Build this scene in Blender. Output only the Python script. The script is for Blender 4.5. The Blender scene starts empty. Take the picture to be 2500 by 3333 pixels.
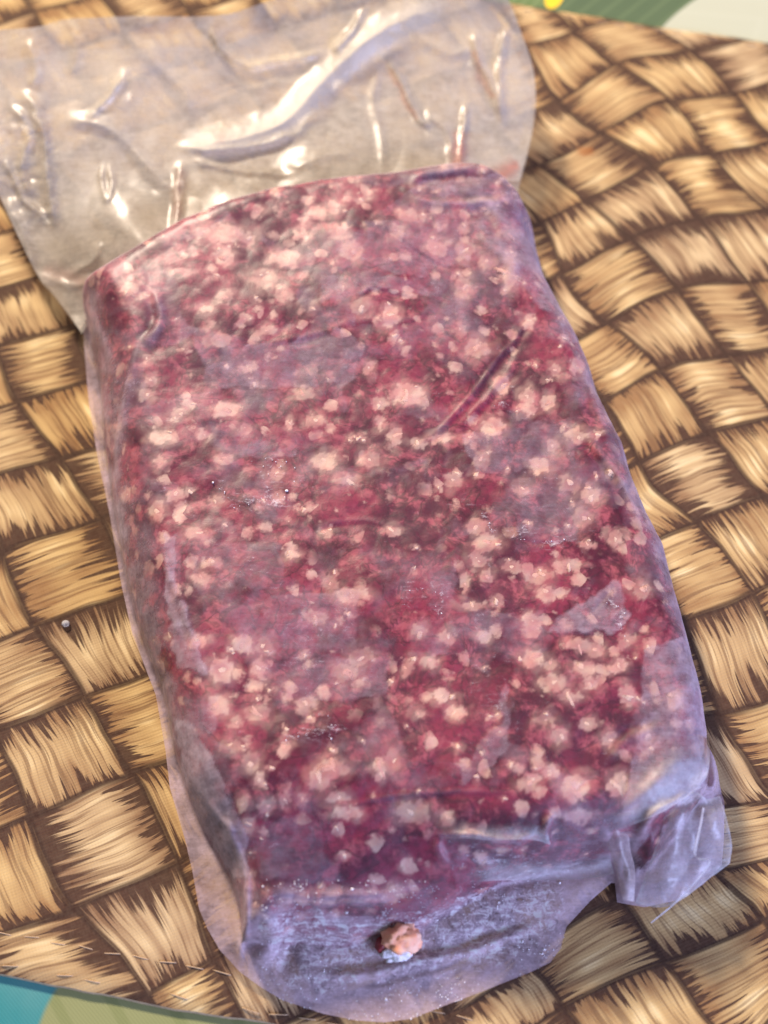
import bpy, bmesh, math, random
import numpy as np

# ------------------------------------------------------------------ camera, world, lamps, exposure
sc = bpy.context.scene
COL = sc.collection
TH, T, D = math.radians(65), 0.445, 0.30          # pitch below horizontal, tan(half vertical fov), distance to the mat
CAM = np.array([0.0, -D * math.cos(TH), D * math.sin(TH)])
FW = np.array([0.0, math.cos(TH), -math.sin(TH)])
UP = np.array([0.0, math.sin(TH), math.cos(TH)])
cam = bpy.data.cameras.new('camera')
camo = bpy.data.objects.new('camera', cam)
COL.objects.link(camo)
camo.location = CAM
camo.rotation_euler = (math.pi / 2 - TH, 0, 0)
cam.sensor_fit = 'VERTICAL'
cam.angle = 2 * math.atan(T)
cam.clip_start, cam.clip_end = 0.01, 50
cam.dof.use_dof = True
cam.dof.focus_distance = 0.272
cam.dof.aperture_fstop = 1.0
cam.dof.aperture_fstop = cam.lens / 1000 / 0.0054
sc.camera = camo

w = bpy.data.worlds.new('World')
sc.world = w
w.use_nodes = True
w.node_tree.nodes['Background'].inputs[0].default_value = (0.80, 0.84, 1.0, 1)
w.node_tree.nodes['Background'].inputs[1].default_value = 0.23


def area(name, loc, target, size, size_y, energy, color):
    l = bpy.data.lights.new(name, 'AREA')
    l.shape = 'RECTANGLE'
    l.size, l.size_y, l.energy, l.color = size, size_y, energy, color
    o = bpy.data.objects.new(name, l)
    COL.objects.link(o)
    d = np.array(target) - np.array(loc)
    from mathutils import Vector
    o.location = loc
    o.rotation_euler = Vector(d).to_track_quat('-Z', 'Y').to_euler()
    return o


area('warm_window_light', (-0.62, 1.34, 1.02), (0, 0, 0.02), 0.16, 0.24, 68, (1.0, 0.84, 0.67))
area('cool_window_light', (1.20, -0.95, 0.60), (0, 0, 0.02), 0.8, 0.7, 43, (0.50, 0.58, 1.0))

vs = sc.view_settings
vs.view_transform = 'Standard'
vs.look = 'None'
vs.exposure = 0
vs.gamma = 1
vs.use_curve_mapping = False
sc.cycles.transparent_max_bounces = 14
sc.cycles.max_bounces = 6
sc.cycles.diffuse_bounces = 3
sc.cycles.use_adaptive_sampling = True
sc.cycles.adaptive_threshold = 0.02
sc.cycles.caustics_refractive = False
sc.cycles.caustics_reflective = False
sc.cycles.sample_clamp_indirect = 4
sc.cycles.blur_glossy = 0.5

# ------------------------------------------------------------------ helpers
FS = 2500 / 1659.0     # photo pixels per reading unit


def unp(p, z):
    """point on the camera ray through photo pixel p at height z (arrays allowed)"""
    p = np.asarray(p, float)
    x = (p[..., 0] - 1250) / 1666.5 * T
    y = -(p[..., 1] - 1666.5) / 1666.5 * T
    d = FW + y[..., None] * UP
    d = d.copy()
    d[..., 0] += x
    t = (np.asarray(z) - CAM[2]) / d[..., 2]
    return CAM + t[..., None] * d


def proj(P):
    """world points -> reading units (1659 wide)"""
    v = P - CAM
    dep = v @ FW
    x = v[..., 0] / dep / T * 1666.5 + 1250
    y = 1666.5 - (v @ UP) / dep / T * 1666.5
    return np.stack([x, y], -1) / FS


def vnoise(x, y, scale, seed):
    rs = np.random.RandomState(seed)
    n = 64
    tab = rs.rand(n, n)
    x = x / scale + 1000.3
    y = y / scale + 1000.7
    xi, yi = np.floor(x).astype(int), np.floor(y).astype(int)
    fx, fy = x - xi, y - yi
    fx = fx * fx * fx * (fx * (fx * 6 - 15) + 10)
    fy = fy * fy * fy * (fy * (fy * 6 - 15) + 10)
    a, b = tab[xi % n, yi % n], tab[(xi + 1) % n, yi % n]
    c, d = tab[xi % n, (yi + 1) % n], tab[(xi + 1) % n, (yi + 1) % n]
    return (a * (1 - fx) + b * fx) * (1 - fy) + (c * (1 - fx) + d * fx) * fy * 1.0 - 0.5


def fbm(x, y, scale, seed, octaves=3):
    r, amp = 0, 1.0
    for k in range(octaves):
        r = r + amp * vnoise(x * math.cos(k) - y * math.sin(k), x * math.sin(k) + y * math.cos(k), scale / 2 ** k, seed + k * 13)
        amp *= 0.5
    return r


def seg_dist(P, poly, closed):
    """distance to a polyline, index of the nearest segment, its parameter, signed side"""
    poly = np.asarray(poly, float)
    n = len(poly)
    m = n if closed else n - 1
    best = np.full(P.shape[:-1], 1e9)
    bi = np.zeros(P.shape[:-1], int)
    bt = np.zeros(P.shape[:-1])
    bs = np.zeros(P.shape[:-1])
    for i in range(m):
        a, b = poly[i], poly[(i + 1) % n]
        ab = b - a
        q = P - a
        t = np.clip((q @ ab) / max(ab @ ab, 1e-18), 0, 1)
        d = q - t[..., None] * ab
        dd = np.sqrt((d * d).sum(-1))
        k = dd < best
        best = np.where(k, dd, best)
        bi = np.where(k, i, bi)
        bt = np.where(k, t, bt)
        bs = np.where(k, np.sign(ab[0] * q[..., 1] - ab[1] * q[..., 0]), bs)
    return best, bi, bt, bs


def inside(P, poly):
    poly = np.asarray(poly, float)
    r = np.zeros(P.shape[:-1], bool)
    n = len(poly)
    for i in range(n):
        a, b = poly[i], poly[(i + 1) % n]
        c = ((a[1] > P[..., 1]) != (b[1] > P[..., 1])) & (P[..., 0] < (b[0] - a[0]) * (P[..., 1] - a[1]) / (b[1] - a[1] + 1e-12) + a[0])
        r ^= c
    return r


def smooth(a, b, x):
    t = np.clip((x - a) / (b - a), 0, 1)
    return t * t * (3 - 2 * t)


def polymask(F, poly, soft, wob=0, seed=0, wscale=25):
    Fw = F
    if wob:
        Fw = F + np.stack([fbm(F[..., 0], F[..., 1], wscale, seed), fbm(F[..., 0], F[..., 1], wscale, seed + 7)], -1) * 2 * wob
    d = seg_dist(Fw, poly, True)[0]
    sd = np.where(inside(Fw, poly), d, -d)
    return smooth(-soft, soft, sd)


def crease(F, pts, sig, seed=0, taper=0.35, wob=0):
    """(gaussian weight, signed distance) about a line, fading towards its ends"""
    Fw = F
    if wob:
        Fw = F + np.stack([fbm(F[..., 0], F[..., 1], 40, seed), fbm(F[..., 0], F[..., 1], 40, seed + 7)], -1) * 2 * wob
    d, i, t, s = seg_dist(Fw, pts, False)
    n = len(pts) - 1
    u = (i + t) / n
    e = smooth(0, taper, u) * smooth(0, taper, 1 - u) if taper > 0 else 1
    return np.exp(-(d / sig) ** 2) * e, d * s, e


def catmull(pts, n):
    P = np.asarray(pts, float)
    Q = np.vstack([2 * P[0] - P[1], P, 2 * P[-1] - P[-2]])
    u = np.linspace(0, len(P) - 1 - 1e-9, n)
    i = u.astype(int)
    t = (u - i)[:, None]
    a, b, c, d = Q[i], Q[i + 1], Q[i + 2], Q[i + 3]
    return 0.5 * (2 * b + (c - a) * t + (2 * a - 5 * b + 4 * c - d) * t ** 2 + (3 * b - a - 3 * c + d) * t ** 3)


def add_mesh(name, V, Fc, mat, parent=None, smooth_shade=True):
    me = bpy.data.meshes.new(name)
    me.from_pydata([tuple(v) for v in V], [], [tuple(int(k) for k in f) for f in Fc])
    me.materials.append(mat)
    if smooth_shade:
        me.polygons.foreach_set('use_smooth', [True] * len(me.polygons))
    o = bpy.data.objects.new(name, me)
    COL.objects.link(o)
    if parent:
        o.parent = parent
    me.update()
    return o


def set_attr(o, name, val):
    a = o.data.attributes.new(name, 'FLOAT', 'POINT')
    a.data.foreach_set('value', np.asarray(val, np.float32).ravel())


def grid_faces(n, m):
    i = np.arange(n - 1)[:, None] * m + np.arange(m - 1)[None]
    i = i.ravel()
    return np.stack([i, i + m, i + m + 1, i + 1], -1)


def tag(o, label=None, cat=None, group=None, kind=None):
    if label: o['label'] = label
    if cat: o['category'] = cat
    if group: o['group'] = group
    if kind: o['kind'] = kind
    return o


def empty(name, loc):
    o = bpy.data.objects.new(name, None)
    o.empty_display_size = 0.02
    COL.objects.link(o)
    o.location = loc
    return o


# ---- node helpers
class NT:
    def __init__(self, name):
        self.mat = bpy.data.materials.new(name)
        self.mat.use_nodes = True
        self.t = self.mat.node_tree
        self.t.nodes.clear()
        self.out = self.t.nodes.new('ShaderNodeOutputMaterial')

    def node(self, typ, ins=None, **kw):
        n = self.t.nodes.new(typ)
        for k, v in kw.items():
            setattr(n, k, v)
        for k, v in (ins or {}).items():
            self.put(n.inputs[k], v)
        return n

    def put(self, sock, v):
        if isinstance(v, bpy.types.NodeSocket):
            self.t.links.new(v, sock)
        elif isinstance(v, (tuple, list)):
            sock.default_value = tuple(v) + ((1,) if len(v) == 3 and sock.type == 'RGBA' else ())
        else:
            sock.default_value = v

    def m(self, op, *a):
        n = self.node('ShaderNodeMath', operation=op)
        for i, v in enumerate(a):
            self.put(n.inputs[i], v)
        return n.outputs[0]

    def ss(self, a, b, x):
        n = self.node('ShaderNodeMapRange', {'Value': x, 'From Min': a, 'From Max': b}, interpolation_type='SMOOTHSTEP')
        return n.outputs[0]

    def lin(self, a, b, x, c=0.0, d=1.0):
        return self.node('ShaderNodeMapRange', {'Value': x, 'From Min': a, 'From Max': b, 'To Min': c, 'To Max': d}).outputs[0]

    def mix(self, f, a, b, blend='MIX'):
        n = self.node('ShaderNodeMix', data_type='RGBA', blend_type=blend)
        self.put(n.inputs[0], f)
        self.put(n.inputs[6], a)
        self.put(n.inputs[7], b)
        return n.outputs[2]

    def mixf(self, f, a, b):
        n = self.node('ShaderNodeMix', data_type='FLOAT')
        self.put(n.inputs[0], f)
        self.put(n.inputs[2], a)
        self.put(n.inputs[3], b)
        return n.outputs[0]

    def noise(self, vec, scale, detail=2.0, rough=0.5, dist=0.0):
        n = self.node('ShaderNodeTexNoise', {'Vector': vec, 'Scale': scale, 'Detail': detail, 'Roughness': rough, 'Distortion': dist})
        return n.outputs[0]

    def vec(self, x, y, z=0.0):
        n = self.node('ShaderNodeCombineXYZ')
        for i, v in enumerate((x, y, z)):
            self.put(n.inputs[i], v)
        return n.outputs[0]

    def attr(self, name):
        return self.node('ShaderNodeAttribute', attribute_name=name).outputs['Fac']

    def obj(self):
        return self.node('ShaderNodeTexCoord').outputs['Object']

    def sep(self, v):
        n = self.node('ShaderNodeSeparateXYZ')
        self.put(n.inputs[0], v)
        return n.outputs

    def bump(self, h, strength, dist):
        return self.node('ShaderNodeBump', {'Height': h, 'Strength': strength, 'Distance': dist}).outputs[0]

    def finish(self, sh):
        self.t.links.new(sh, self.out.inputs[0])
        return self.mat


# ------------------------------------------------------------------ materials
def weave_print():
    n = NT('printed_basket_weave_fabric')
    uv = n.node('ShaderNodeUVMap', uv_map='weave').outputs[0]
    ob = n.obj()
    u, v, _ = n.sep(uv)
    wob = n.lin(0, 1, n.noise(uv, 1.3, 1.0), -0.07, 0.07)
    wob2 = n.lin(0, 1, n.noise(n.vec(v, u, 4.0), 1.3, 1.0), -0.07, 0.07)
    u = n.m('ADD', u, wob)
    v = n.m('ADD', v, wob2)
    i, j = n.m('FLOOR', u), n.m('FLOOR', v)
    fu, fv = n.m('FRACT', u), n.m('FRACT', v)
    d = n.m('SUBTRACT', i, j)
    flip = n.m('MULTIPLY', n.m('LESS_THAN', d, -3.5), n.m('GREATER_THAN', i, -5.5))
    par = n.m('FLOORED_MODULO', n.m('ADD', d, flip), 2.0)
    par = n.m('GREATER_THAN', par, 0.5)                     # 0: strip along u, 1: strip along v
    a = n.mixf(par, fu, fv)
    b = n.mixf(par, fv, fu)
    wn = n.node('ShaderNodeTexWhiteNoise', {'Vector': n.vec(i, j, 3.0)}, noise_dimensions='3D')
    r1, r2, r3 = n.sep(wn.outputs['Color'])
    seed = n.m('MULTIPLY', wn.outputs['Value'], 37.0)
    # the strands bow slightly inside each strip
    bw = n.m('ADD', b, n.m('MULTIPLY', n.m('MULTIPLY', n.m('SUBTRACT', a, 0.5), n.m('SUBTRACT', a, 0.5)), n.lin(0, 1, r1, -0.14, 0.14)))
    strand = n.noise(n.vec(n.m('MULTIPLY', a, 0.5), n.m('MULTIPLY', bw, 13.0), seed), 1.0, 2.0, 0.55)
    fine = n.noise(n.vec(n.m('MULTIPLY', a, 0.9), n.m('MULTIPLY', bw, 30.0), seed), 1.0, 2.0, 0.6)
    blot = n.noise(n.vec(n.m('MULTIPLY', a, 2.0), n.m('MULTIPLY', bw, 2.2), n.m('ADD', seed, 9.0)), 1.0, 1.0)
    comb = n.noise(n.vec(n.m('MULTIPLY', a, 0.3), n.m('MULTIPLY', bw, 20.0), n.m('ADD', seed, 20.0)), 1.0, 2.5, 0.7)
    comb2 = n.noise(n.vec(n.m('MULTIPLY', a, 0.3), n.m('MULTIPLY', bw, 20.0), n.m('ADD', seed, 31.0)), 1.0, 2.5, 0.7)
    lo = n.m('ADD', n.m('ADD', a, n.lin(0.30, 0.70, comb, -0.26, 0.26)), n.lin(0.3, 0.7, blot, 0.07, -0.10))
    hi = n.m('ADD', n.m('ADD', n.m('SUBTRACT', 1.0, a), n.lin(0.30, 0.70, comb2, -0.26, 0.26)), n.lin(0.3, 0.7, blot, -0.10, 0.07))
    ext1 = n.lin(0, 1, r2, 0.05, 0.26)
    ext2 = n.lin(0, 1, r3, 0.05, 0.26)
    dark1 = n.m('SUBTRACT', 1.0, n.ss(0.05, 0.60, n.m('DIVIDE', n.m('SUBTRACT', lo, n.m('MULTIPLY', ext1, 0.45)), ext1)))
    dark2 = n.m('SUBTRACT', 1.0, n.ss(0.05, 0.60, n.m('DIVIDE', n.m('SUBTRACT', hi, n.m('MULTIPLY', ext2, 0.45)), ext2)))
    dark = n.m('MAXIMUM', dark1, dark2)
    mid = n.m('ABSOLUTE', n.m('SUBTRACT', n.m('MULTIPLY', a, 2.0), 1.0))
    light = n.m('SUBTRACT', n.m('ADD', n.lin(0.3, 0.7, strand, 0.30, 0.90), n.lin(0.3, 0.7, blot, -0.20, 0.45)), n.m('MULTIPLY', n.m('POWER', mid, 1.6), 0.85))
    tan = n.mix(light, (0.32, 0.172, 0.070), (0.66, 0.455, 0.200))
    tan = n.mix(n.ss(0.75, 1.25, light), tan, (0.82, 0.635, 0.34))
    # cooler, greyer strips here and there
    tan = n.mix(n.lin(0.35, 1.0, r2, 0.0, 0.5), tan, n.mix(light, (0.27, 0.175, 0.115), (0.62, 0.47, 0.30)))
    tan = n.mix(n.ss(0.49, 0.62, fine), tan, n.mix(0.62, tan, (0.15, 0.070, 0.033)))
    col = n.mix(n.m('MULTIPLY', dark, 0.96), tan, n.mix(fine, (0.038, 0.015, 0.010), (0.085, 0.038, 0.024)))
    edge = n.m('MINIMUM', b, n.m('SUBTRACT', 1.0, b))
    edge = n.m('ADD', edge, n.lin(0.3, 0.7, strand, -0.012, 0.012))
    line = n.m('SUBTRACT', 1.0, n.ss(0.020, 0.056, edge))
    edge2 = n.m('MINIMUM', a, n.m('SUBTRACT', 1.0, a))
    line2 = n.m('SUBTRACT', 1.0, n.ss(0.010, 0.042, edge2))
    line = n.m('MAXIMUM', line, line2)
    col = n.mix(n.m('MULTIPLY', line, 0.86), col, (0.042, 0.018, 0.012))
    # cloth: fine ribs of the woven base cloth
    sx, sy, _ = n.sep(ob)
    rib = n.m('SINE', n.m('MULTIPLY', n.m('ADD', n.m('MULTIPLY', sx, 0.93), n.m('MULTIPLY', sy, 0.36)), 9000.0))
    rib2 = n.m('SINE', n.m('MULTIPLY', n.m('ADD', n.m('MULTIPLY', sx, -0.36), n.m('MULTIPLY', sy, 0.93)), 9000.0))
    cl = n.m('ADD', n.m('MULTIPLY', rib, 0.5), n.m('MULTIPLY', rib2, 0.5))
    col = n.mix(n.lin(-1, 1, cl, 0.0, 0.16), col, n.mix(0.5, col, (0.02, 0.01, 0.008)))
    fuzz = n.noise(ob, 900.0, 3.0, 0.7)
    col = n.mix(n.lin(0.3, 0.7, fuzz, 0.0, 0.06), col, (0.55, 0.42, 0.27))
    # a small orange-brown food stain on one strip
    st = unp((1908, 492), 0)
    dx = n.m('SUBTRACT', sx, float(st[0]))
    dy = n.m('SUBTRACT', sy, float(st[1]))
    rr = n.m('SQRT', n.m('ADD', n.m('MULTIPLY', dx, dx), n.m('MULTIPLY', n.m('MULTIPLY', dy, dy), 3.0)))
    col = n.mix(n.m('MULTIPLY', n.m('SUBTRACT', 1.0, n.ss(0.0015, 0.0042, n.m('ADD', rr, n.lin(0.3, 0.7, n.noise(ob, 400.0), -0.001, 0.001)))), 0.6), col, (0.36, 0.13, 0.035))
    h = n.m('ADD', n.m('MULTIPLY', cl, 0.3), fuzz)
    p = n.node('ShaderNodeBsdfPrincipled', {'Base Color': col, 'Roughness': 0.86, 'Specular IOR Level': 0.22, 'Sheen Weight': 0.0, 'Normal': n.bump(h, 0.30, 0.0002)})
    return n.finish(p.outputs[0])


def tablecloth_print():
    n = NT('printed_leaf_tablecloth')
    ob = n.obj()
    x, y, _ = n.sep(ob)
    nz = n.noise(ob, 60.0, 3.0)

    def leaf(px, py, ang, ln, wd):
        c = unp((px, py), -0.002)
        ca, sa = math.cos(ang), math.sin(ang)
        dx = n.m('SUBTRACT', x, float(c[0]))
        dy = n.m('SUBTRACT', y, float(c[1]))
        s = n.m('DIVIDE', n.m('ADD', n.m('MULTIPLY', dx, ca), n.m('MULTIPLY', dy, sa)), ln)
        t = n.m('DIVIDE', n.m('SUBTRACT', n.m('MULTIPLY', dy, ca), n.m('MULTIPLY', dx, sa)), wd)
        r = n.m('ADD', n.m('POWER', n.m('ABSOLUTE', s), 2.2), n.m('MULTIPLY', t, t))
        return n.m('SUBTRACT', 1.0, n.ss(0.97, 1.03, r)), s, t

    base = n.mix(n.ss(0.0, 0.02, y), (0.028, 0.215, 0.220), (0.43, 0.44, 0.33))  # near teal darkened: shade beside the mat edge put into the colour
    base = n.mix(n.lin(0.3, 0.7, nz, 0.0, 0.25), base, n.mix(0.5, base, (0.5, 0.6, 0.5)))
    col = base
    veins = lambda s, t, k: n.ss(0.62, 0.9, n.m('SINE', n.m('MULTIPLY', n.m('ADD', s, n.m('MULTIPLY', n.m('ABSOLUTE', t), 0.45)), k)))
    for (px, py, ang, ln, wd, c1, c2, k) in (
            (2085, -10, 0.02, 0.038, 0.0165, (0.075, 0.115, 0.058), (0.125, 0.175, 0.085), 30),
            (2560, 20, 0.55, 0.055, 0.02, (0.46, 0.47, 0.35), (0.48, 0.49, 0.37), 24),
            (1700, -60, 0.2, 0.022, 0.012, (0.10, 0.16, 0.05), (0.2, 0.26, 0.12), 30),
            (1805, -10, 1.2, 0.0055, 0.0028, (0.80, 0.52, 0.02), (0.9, 0.6, 0.05), 10),
            (985, 3440, -0.05, 0.058, 0.034, (0.27, 0.28, 0.125), (0.20, 0.22, 0.085), 28)):  # olive leaf, its colours also darkened for the mat-edge shade
        f, s, t = leaf(px, py, ang, ln, wd)
        col = n.mix(f, col, n.mix(n.m('MULTIPLY', n.m('ADD', veins(s, t, k), nz), 0.5), c1, c2))
    wv = n.m('SINE', n.m('MULTIPLY', n.m('ADD', x, y), 7000.0))
    p = n.node('ShaderNodeBsdfPrincipled', {'Base Color': col, 'Roughness': 0.8, 'Specular IOR Level': 0.25, 'Normal': n.bump(n.m('ADD', wv, n.noise(ob, 1500.0, 3.0)), 0.10, 0.0002)})
    return n.finish(p.outputs[0])


def meat_mat():
    n = NT('ground_meat')
    ob = n.obj()
    warp = n.node('ShaderNodeTexNoise', {'Vector': ob, 'Scale': 90.0, 'Detail': 2.0}).outputs['Color']
    wv = n.node('ShaderNodeVectorMath', {0: ob}, operation='ADD')
    sub = n.node('ShaderNodeVectorMath', {0: warp, 1: (-0.5, -0.5, -0.5)}, operation='ADD')
    scl = n.node('ShaderNodeVectorMath', {0: sub.outputs[0]}, operation='SCALE')
    scl.inputs['Scale'].default_value = 0.004
    n.put(wv.inputs[1], scl.outputs[0])
    q = wv.outputs[0]
    big = n.noise(ob, 55.0, 3.0, 0.6)
    med = n.noise(q, 190.0, 4.0, 0.62)
    fib = n.noise(q, 650.0, 4.0, 0.6, 0.6)
    c = n.mix(n.ss(0.40, 0.60, big), (0.090, 0.006, 0.023), (0.240, 0.021, 0.052))
    c = n.mix(n.ss(0.48, 0.66, med), c, (0.36, 0.075, 0.100))
    c = n.mix(n.ss(0.40, 0.68, fib), c, n.mix(0.55, c, (0.055, 0.008, 0.02)))
    rid2 = n.m('ABSOLUTE', n.m('SUBTRACT', n.noise(q, 110.0, 3.0, 0.6, 0.5), 0.46))
    c = n.mix(n.m('MULTIPLY', n.m('SUBTRACT', 1.0, n.ss(0.0, 0.040, rid2)), 0.6), c, (0.040, 0.004, 0.013))
    # ground shreds of pale fat, many sizes
    vor = n.node('ShaderNodeTexVoronoi', {'Vector': q, 'Scale': 260.0, 'Randomness': 1.0}, feature='SMOOTH_F1')
    vor.inputs['Smoothness'].default_value = 0.25
    rnd = n.sep(vor.outputs['Color'])[0]
    size = n.m('MULTIPLY', n.ss(0.45, 1.0, rnd), 0.50)
    spot = n.ss(-0.16, 0.20, n.m('SUBTRACT', size, n.m('ADD', vor.outputs['Distance'], n.lin(0.3, 0.7, n.noise(ob, 620.0, 3.0, 0.65), -0.16, 0.16))))
    spot = n.m('MULTIPLY', spot, n.ss(0.38, 0.52, n.m('ADD', n.m('MULTIPLY', big, 0.5), n.m('MULTIPLY', n.noise(ob, 30.0, 2.0), 0.5))))
    fat = n.attr('fat')
    spot = n.m('MAXIMUM', n.m('MULTIPLY', spot, 0.72), n.m('MULTIPLY', fat, n.lin(0.3, 0.7, n.noise(q, 300.0, 3.0), 0.75, 1.0)))
    fc = n.mix(n.ss(0.3, 0.7, n.noise(q, 260.0, 3.0)), (0.60, 0.27, 0.24), (0.74, 0.50, 0.39))
    c = n.mix(n.m('MULTIPLY', spot, 0.93), c, fc)
    hgt = n.m('ADD', n.m('MULTIPLY', med, 1.0), n.m('MULTIPLY', fib, 0.35))
    p = n.node('ShaderNodeBsdfPrincipled', {'Base Color': c, 'Roughness': 0.48, 'Specular IOR Level': 0.35,
                                            'Subsurface Weight': 0.0, 'Subsurface Radius': (1.0, 0.30, 0.22), 'Subsurface Scale': 0.0016,
                                            'Normal': n.bump(hgt, 0.25, 0.0006)})
    return n.finish(p.outputs[0])


def fat_mat(name, c1, c2, soft=0):
    n = NT(name)
    ob = n.obj()
    f = n.noise(ob, 420.0, 3.0)
    rnd = n.node('ShaderNodeObjectInfo').outputs['Random']
    c = n.mix(n.ss(0.30, 0.72, n.m('ADD', f, n.lin(0, 1, rnd, -0.22, 0.22))), c1, c2)
    p = n.node('ShaderNodeBsdfPrincipled', {'Base Color': c, 'Roughness': 0.6, 'Specular IOR Level': 0.12,
                                            'Subsurface Weight': 0.0, 'Subsurface Radius': (1.0, 0.5, 0.35), 'Subsurface Scale': 0.0015,
                                            'Normal': n.bump(f, 0.25, 0.0004)})
    if soft:
        rr = n.m('ADD', n.attr('rr'), n.lin(0.3, 0.7, n.noise(ob if soft == 2 else n.node('ShaderNodeNewGeometry').outputs['Position'], 700.0, 3.0, 0.65), -0.34, 0.34))
        tr = n.node('ShaderNodeBsdfTransparent')
        sh = n.node('ShaderNodeMixShader', {0: n.ss(0.35, 0.95, rr), 1: p.outputs[0], 2: tr.outputs[0]})
        return n.finish(sh.outputs[0])
    return n.finish(p.outputs[0])


def film_mat(name, haze_tint, gloss_rough, base_haze, frosty, embossed=0.35, spec=1.0):
    """thin clear bag film: lets light straight through, milky where haze, white where frost, glossy on top"""
    n = NT(name)
    ob = n.obj()
    hz = n.attr('haze')
    fr = n.attr('frost')
    stain = n.attr('stain')
    f1 = n.noise(ob, 330.0, 3.5, 0.68)
    f2 = n.noise(ob, 1300.0, 1.5, 0.65)
    st = n.node('ShaderNodeMapping', {'Vector': ob, 'Rotation': (0, 0, 0.35), 'Scale': (260, 1500, 400)}).outputs[0]
    f3 = n.noise(st, 1.0, 2.0, 0.6)
    st2 = n.node('ShaderNodeMapping', {'Vector': ob, 'Rotation': (0, 0, -1.2), 'Scale': (260, 1500, 400)}).outputs[0]
    f4 = n.noise(st2, 1.0, 2.0, 0.6)
    det = n.m('ADD', n.m('MULTIPLY', f1, 0.55), n.m('ADD', n.m('MULTIPLY', f2, 0.18), n.m('ADD', n.m('MULTIPLY', f3, 0.20), n.m('MULTIPLY', f4, 0.16))))
    h = n.m('MULTIPLY', n.m('ADD', hz, base_haze), n.lin(0.38, 0.72, det, 0.55, 1.40))
    # crisp white frost flecks and scratches
    g1 = n.noise(ob, 520.0, 4.0, 0.75, 0.8)
    h = n.m('MULTIPLY', h, n.m('ADD', 1.0, n.m('MULTIPLY', n.m('MULTIPLY', fr, 3.2), n.m('SUBTRACT', g1, 0.5))))
    sp = n.ss(0.585, 0.70, n.m('ADD', n.m('MULTIPLY', g1, 0.62), n.m('ADD', n.m('MULTIPLY', n.m('MAXIMUM', f3, f4), 0.28), n.m('MULTIPLY', fr, 0.13))))
    sp = n.m('MULTIPLY', sp, n.m('MINIMUM', n.m('MULTIPLY', fr, frosty), 1.0))
    scr = n.m('MULTIPLY', n.m('MAXIMUM', n.ss(0.60, 0.69, f3), n.ss(0.62, 0.70, f4)), n.m('MULTIPLY', n.ss(0.40, 0.95, fr), 0.40))
    sp = n.m('MAXIMUM', sp, scr)
    cov = n.m('MINIMUM', n.m('ADD', h, n.m('MULTIPLY', sp, 0.65)), 0.96)
    cov = n.m('MAXIMUM', cov, n.m('MULTIPLY', stain, 0.5))
    colr = n.mix(sp, haze_tint, (0.90, 0.90, 0.93))
    colr = n.mix(stain, colr, (0.74, 0.30, 0.25))
    hgt = n.m('ADD', n.m('MULTIPLY', f1, 0.8), n.m('MULTIPLY', f2, 0.22))
    nrm = n.bump(hgt, embossed, 0.0006)
    dif = n.node('ShaderNodeBsdfDiffuse', {'Color': colr, 'Normal': nrm})
    trl = n.node('ShaderNodeBsdfTranslucent', {'Color': colr, 'Normal': nrm})
    milk = n.node('ShaderNodeMixShader', {0: 0.42, 1: dif.outputs[0], 2: trl.outputs[0]})
    tr = n.node('ShaderNodeBsdfTransparent', {'Color': (0.98, 0.98, 0.98, 1)})
    body = n.node('ShaderNodeMixShader', {0: cov, 1: tr.outputs[0], 2: milk.outputs[0]})
    fres = n.node('ShaderNodeFresnel', {'IOR': 1.45, 'Normal': nrm})
    gl = n.node('ShaderNodeBsdfGlossy', {'Color': (1, 1, 1, 1), 'Roughness': n.mixf(n.m('MINIMUM', n.m('ADD', sp, n.m('MULTIPLY', hz, 0.9)), 1.0), gloss_rough, 0.55), 'Normal': nrm})
    # a film reflects the same from both sides: keep the weight low and even for back faces
    geo = n.node('ShaderNodeNewGeometry')
    fw = n.m('MULTIPLY', n.mixf(geo.outputs['Backfacing'], fres.outputs[0], 0.06), spec)
    top = n.node('ShaderNodeMixShader', {0: fw, 1: body.outputs[0], 2: gl.outputs[0]})
    return n.finish(top.outputs[0])


def simple_mat(name, col, rough=0.8, bumps=0.0, scale=800, alpha=None):
    n = NT(name)
    ob = n.obj()
    nz = n.noise(ob, scale, 3.0)
    c = n.mix(n.lin(0.3, 0.7, nz, 0, 1), tuple(k * 0.8 for k in col), tuple(min(1, k * 1.12) for k in col))
    p = n.node('ShaderNodeBsdfPrincipled', {'Base Color': c, 'Roughness': rough, 'Normal': n.bump(nz, bumps, 0.0004)})
    return n.finish(p.outputs[0])


M_MAT = weave_print()
M_CLOTH = tablecloth_print()
M_MEAT = meat_mat()
M_FAT = fat_mat('meat_fat', (0.62, 0.31, 0.27), (0.74, 0.51, 0.40), 1)
M_FILM = film_mat('vacuum_film_on_meat', (0.74, 0.585, 0.69), 0.36, 0.0, 1.0, 0.2, 0.20)
M_FLAP = film_mat('loose_vacuum_film', (0.71, 0.65, 0.57), 0.05, 0.02, 0.4, 0.05, 0.55)
M_SEAL = film_mat('seal_film', (0.72, 0.70, 0.74), 0.30, 0.02, 0.7, 0.12, 0.5)
M_EDGE = simple_mat('mat_underside', (0.45, 0.34, 0.22))
M_THREAD = simple_mat('pale_thread', (0.56, 0.39, 0.25), 0.8)

# ------------------------------------------------------------------ the setting: tablecloth, placemat
ZT = -0.0022
xs = np.linspace(-0.9, 0.9, 60)
ys = np.linspace(-0.8, 1.0, 60)
X, Y = np.meshgrid(xs, ys, indexing='ij')
cloth = add_mesh('tablecloth', np.stack([X, Y, np.full_like(X, ZT) + 0.0001 * vnoise(X, Y, 0.1, 3)], -1).reshape(-1, 3), grid_faces(60, 60), M_CLOTH)
tag(cloth, 'teal and green leaf printed tablecloth under the placemat', 'tablecloth', kind='structure')

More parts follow.
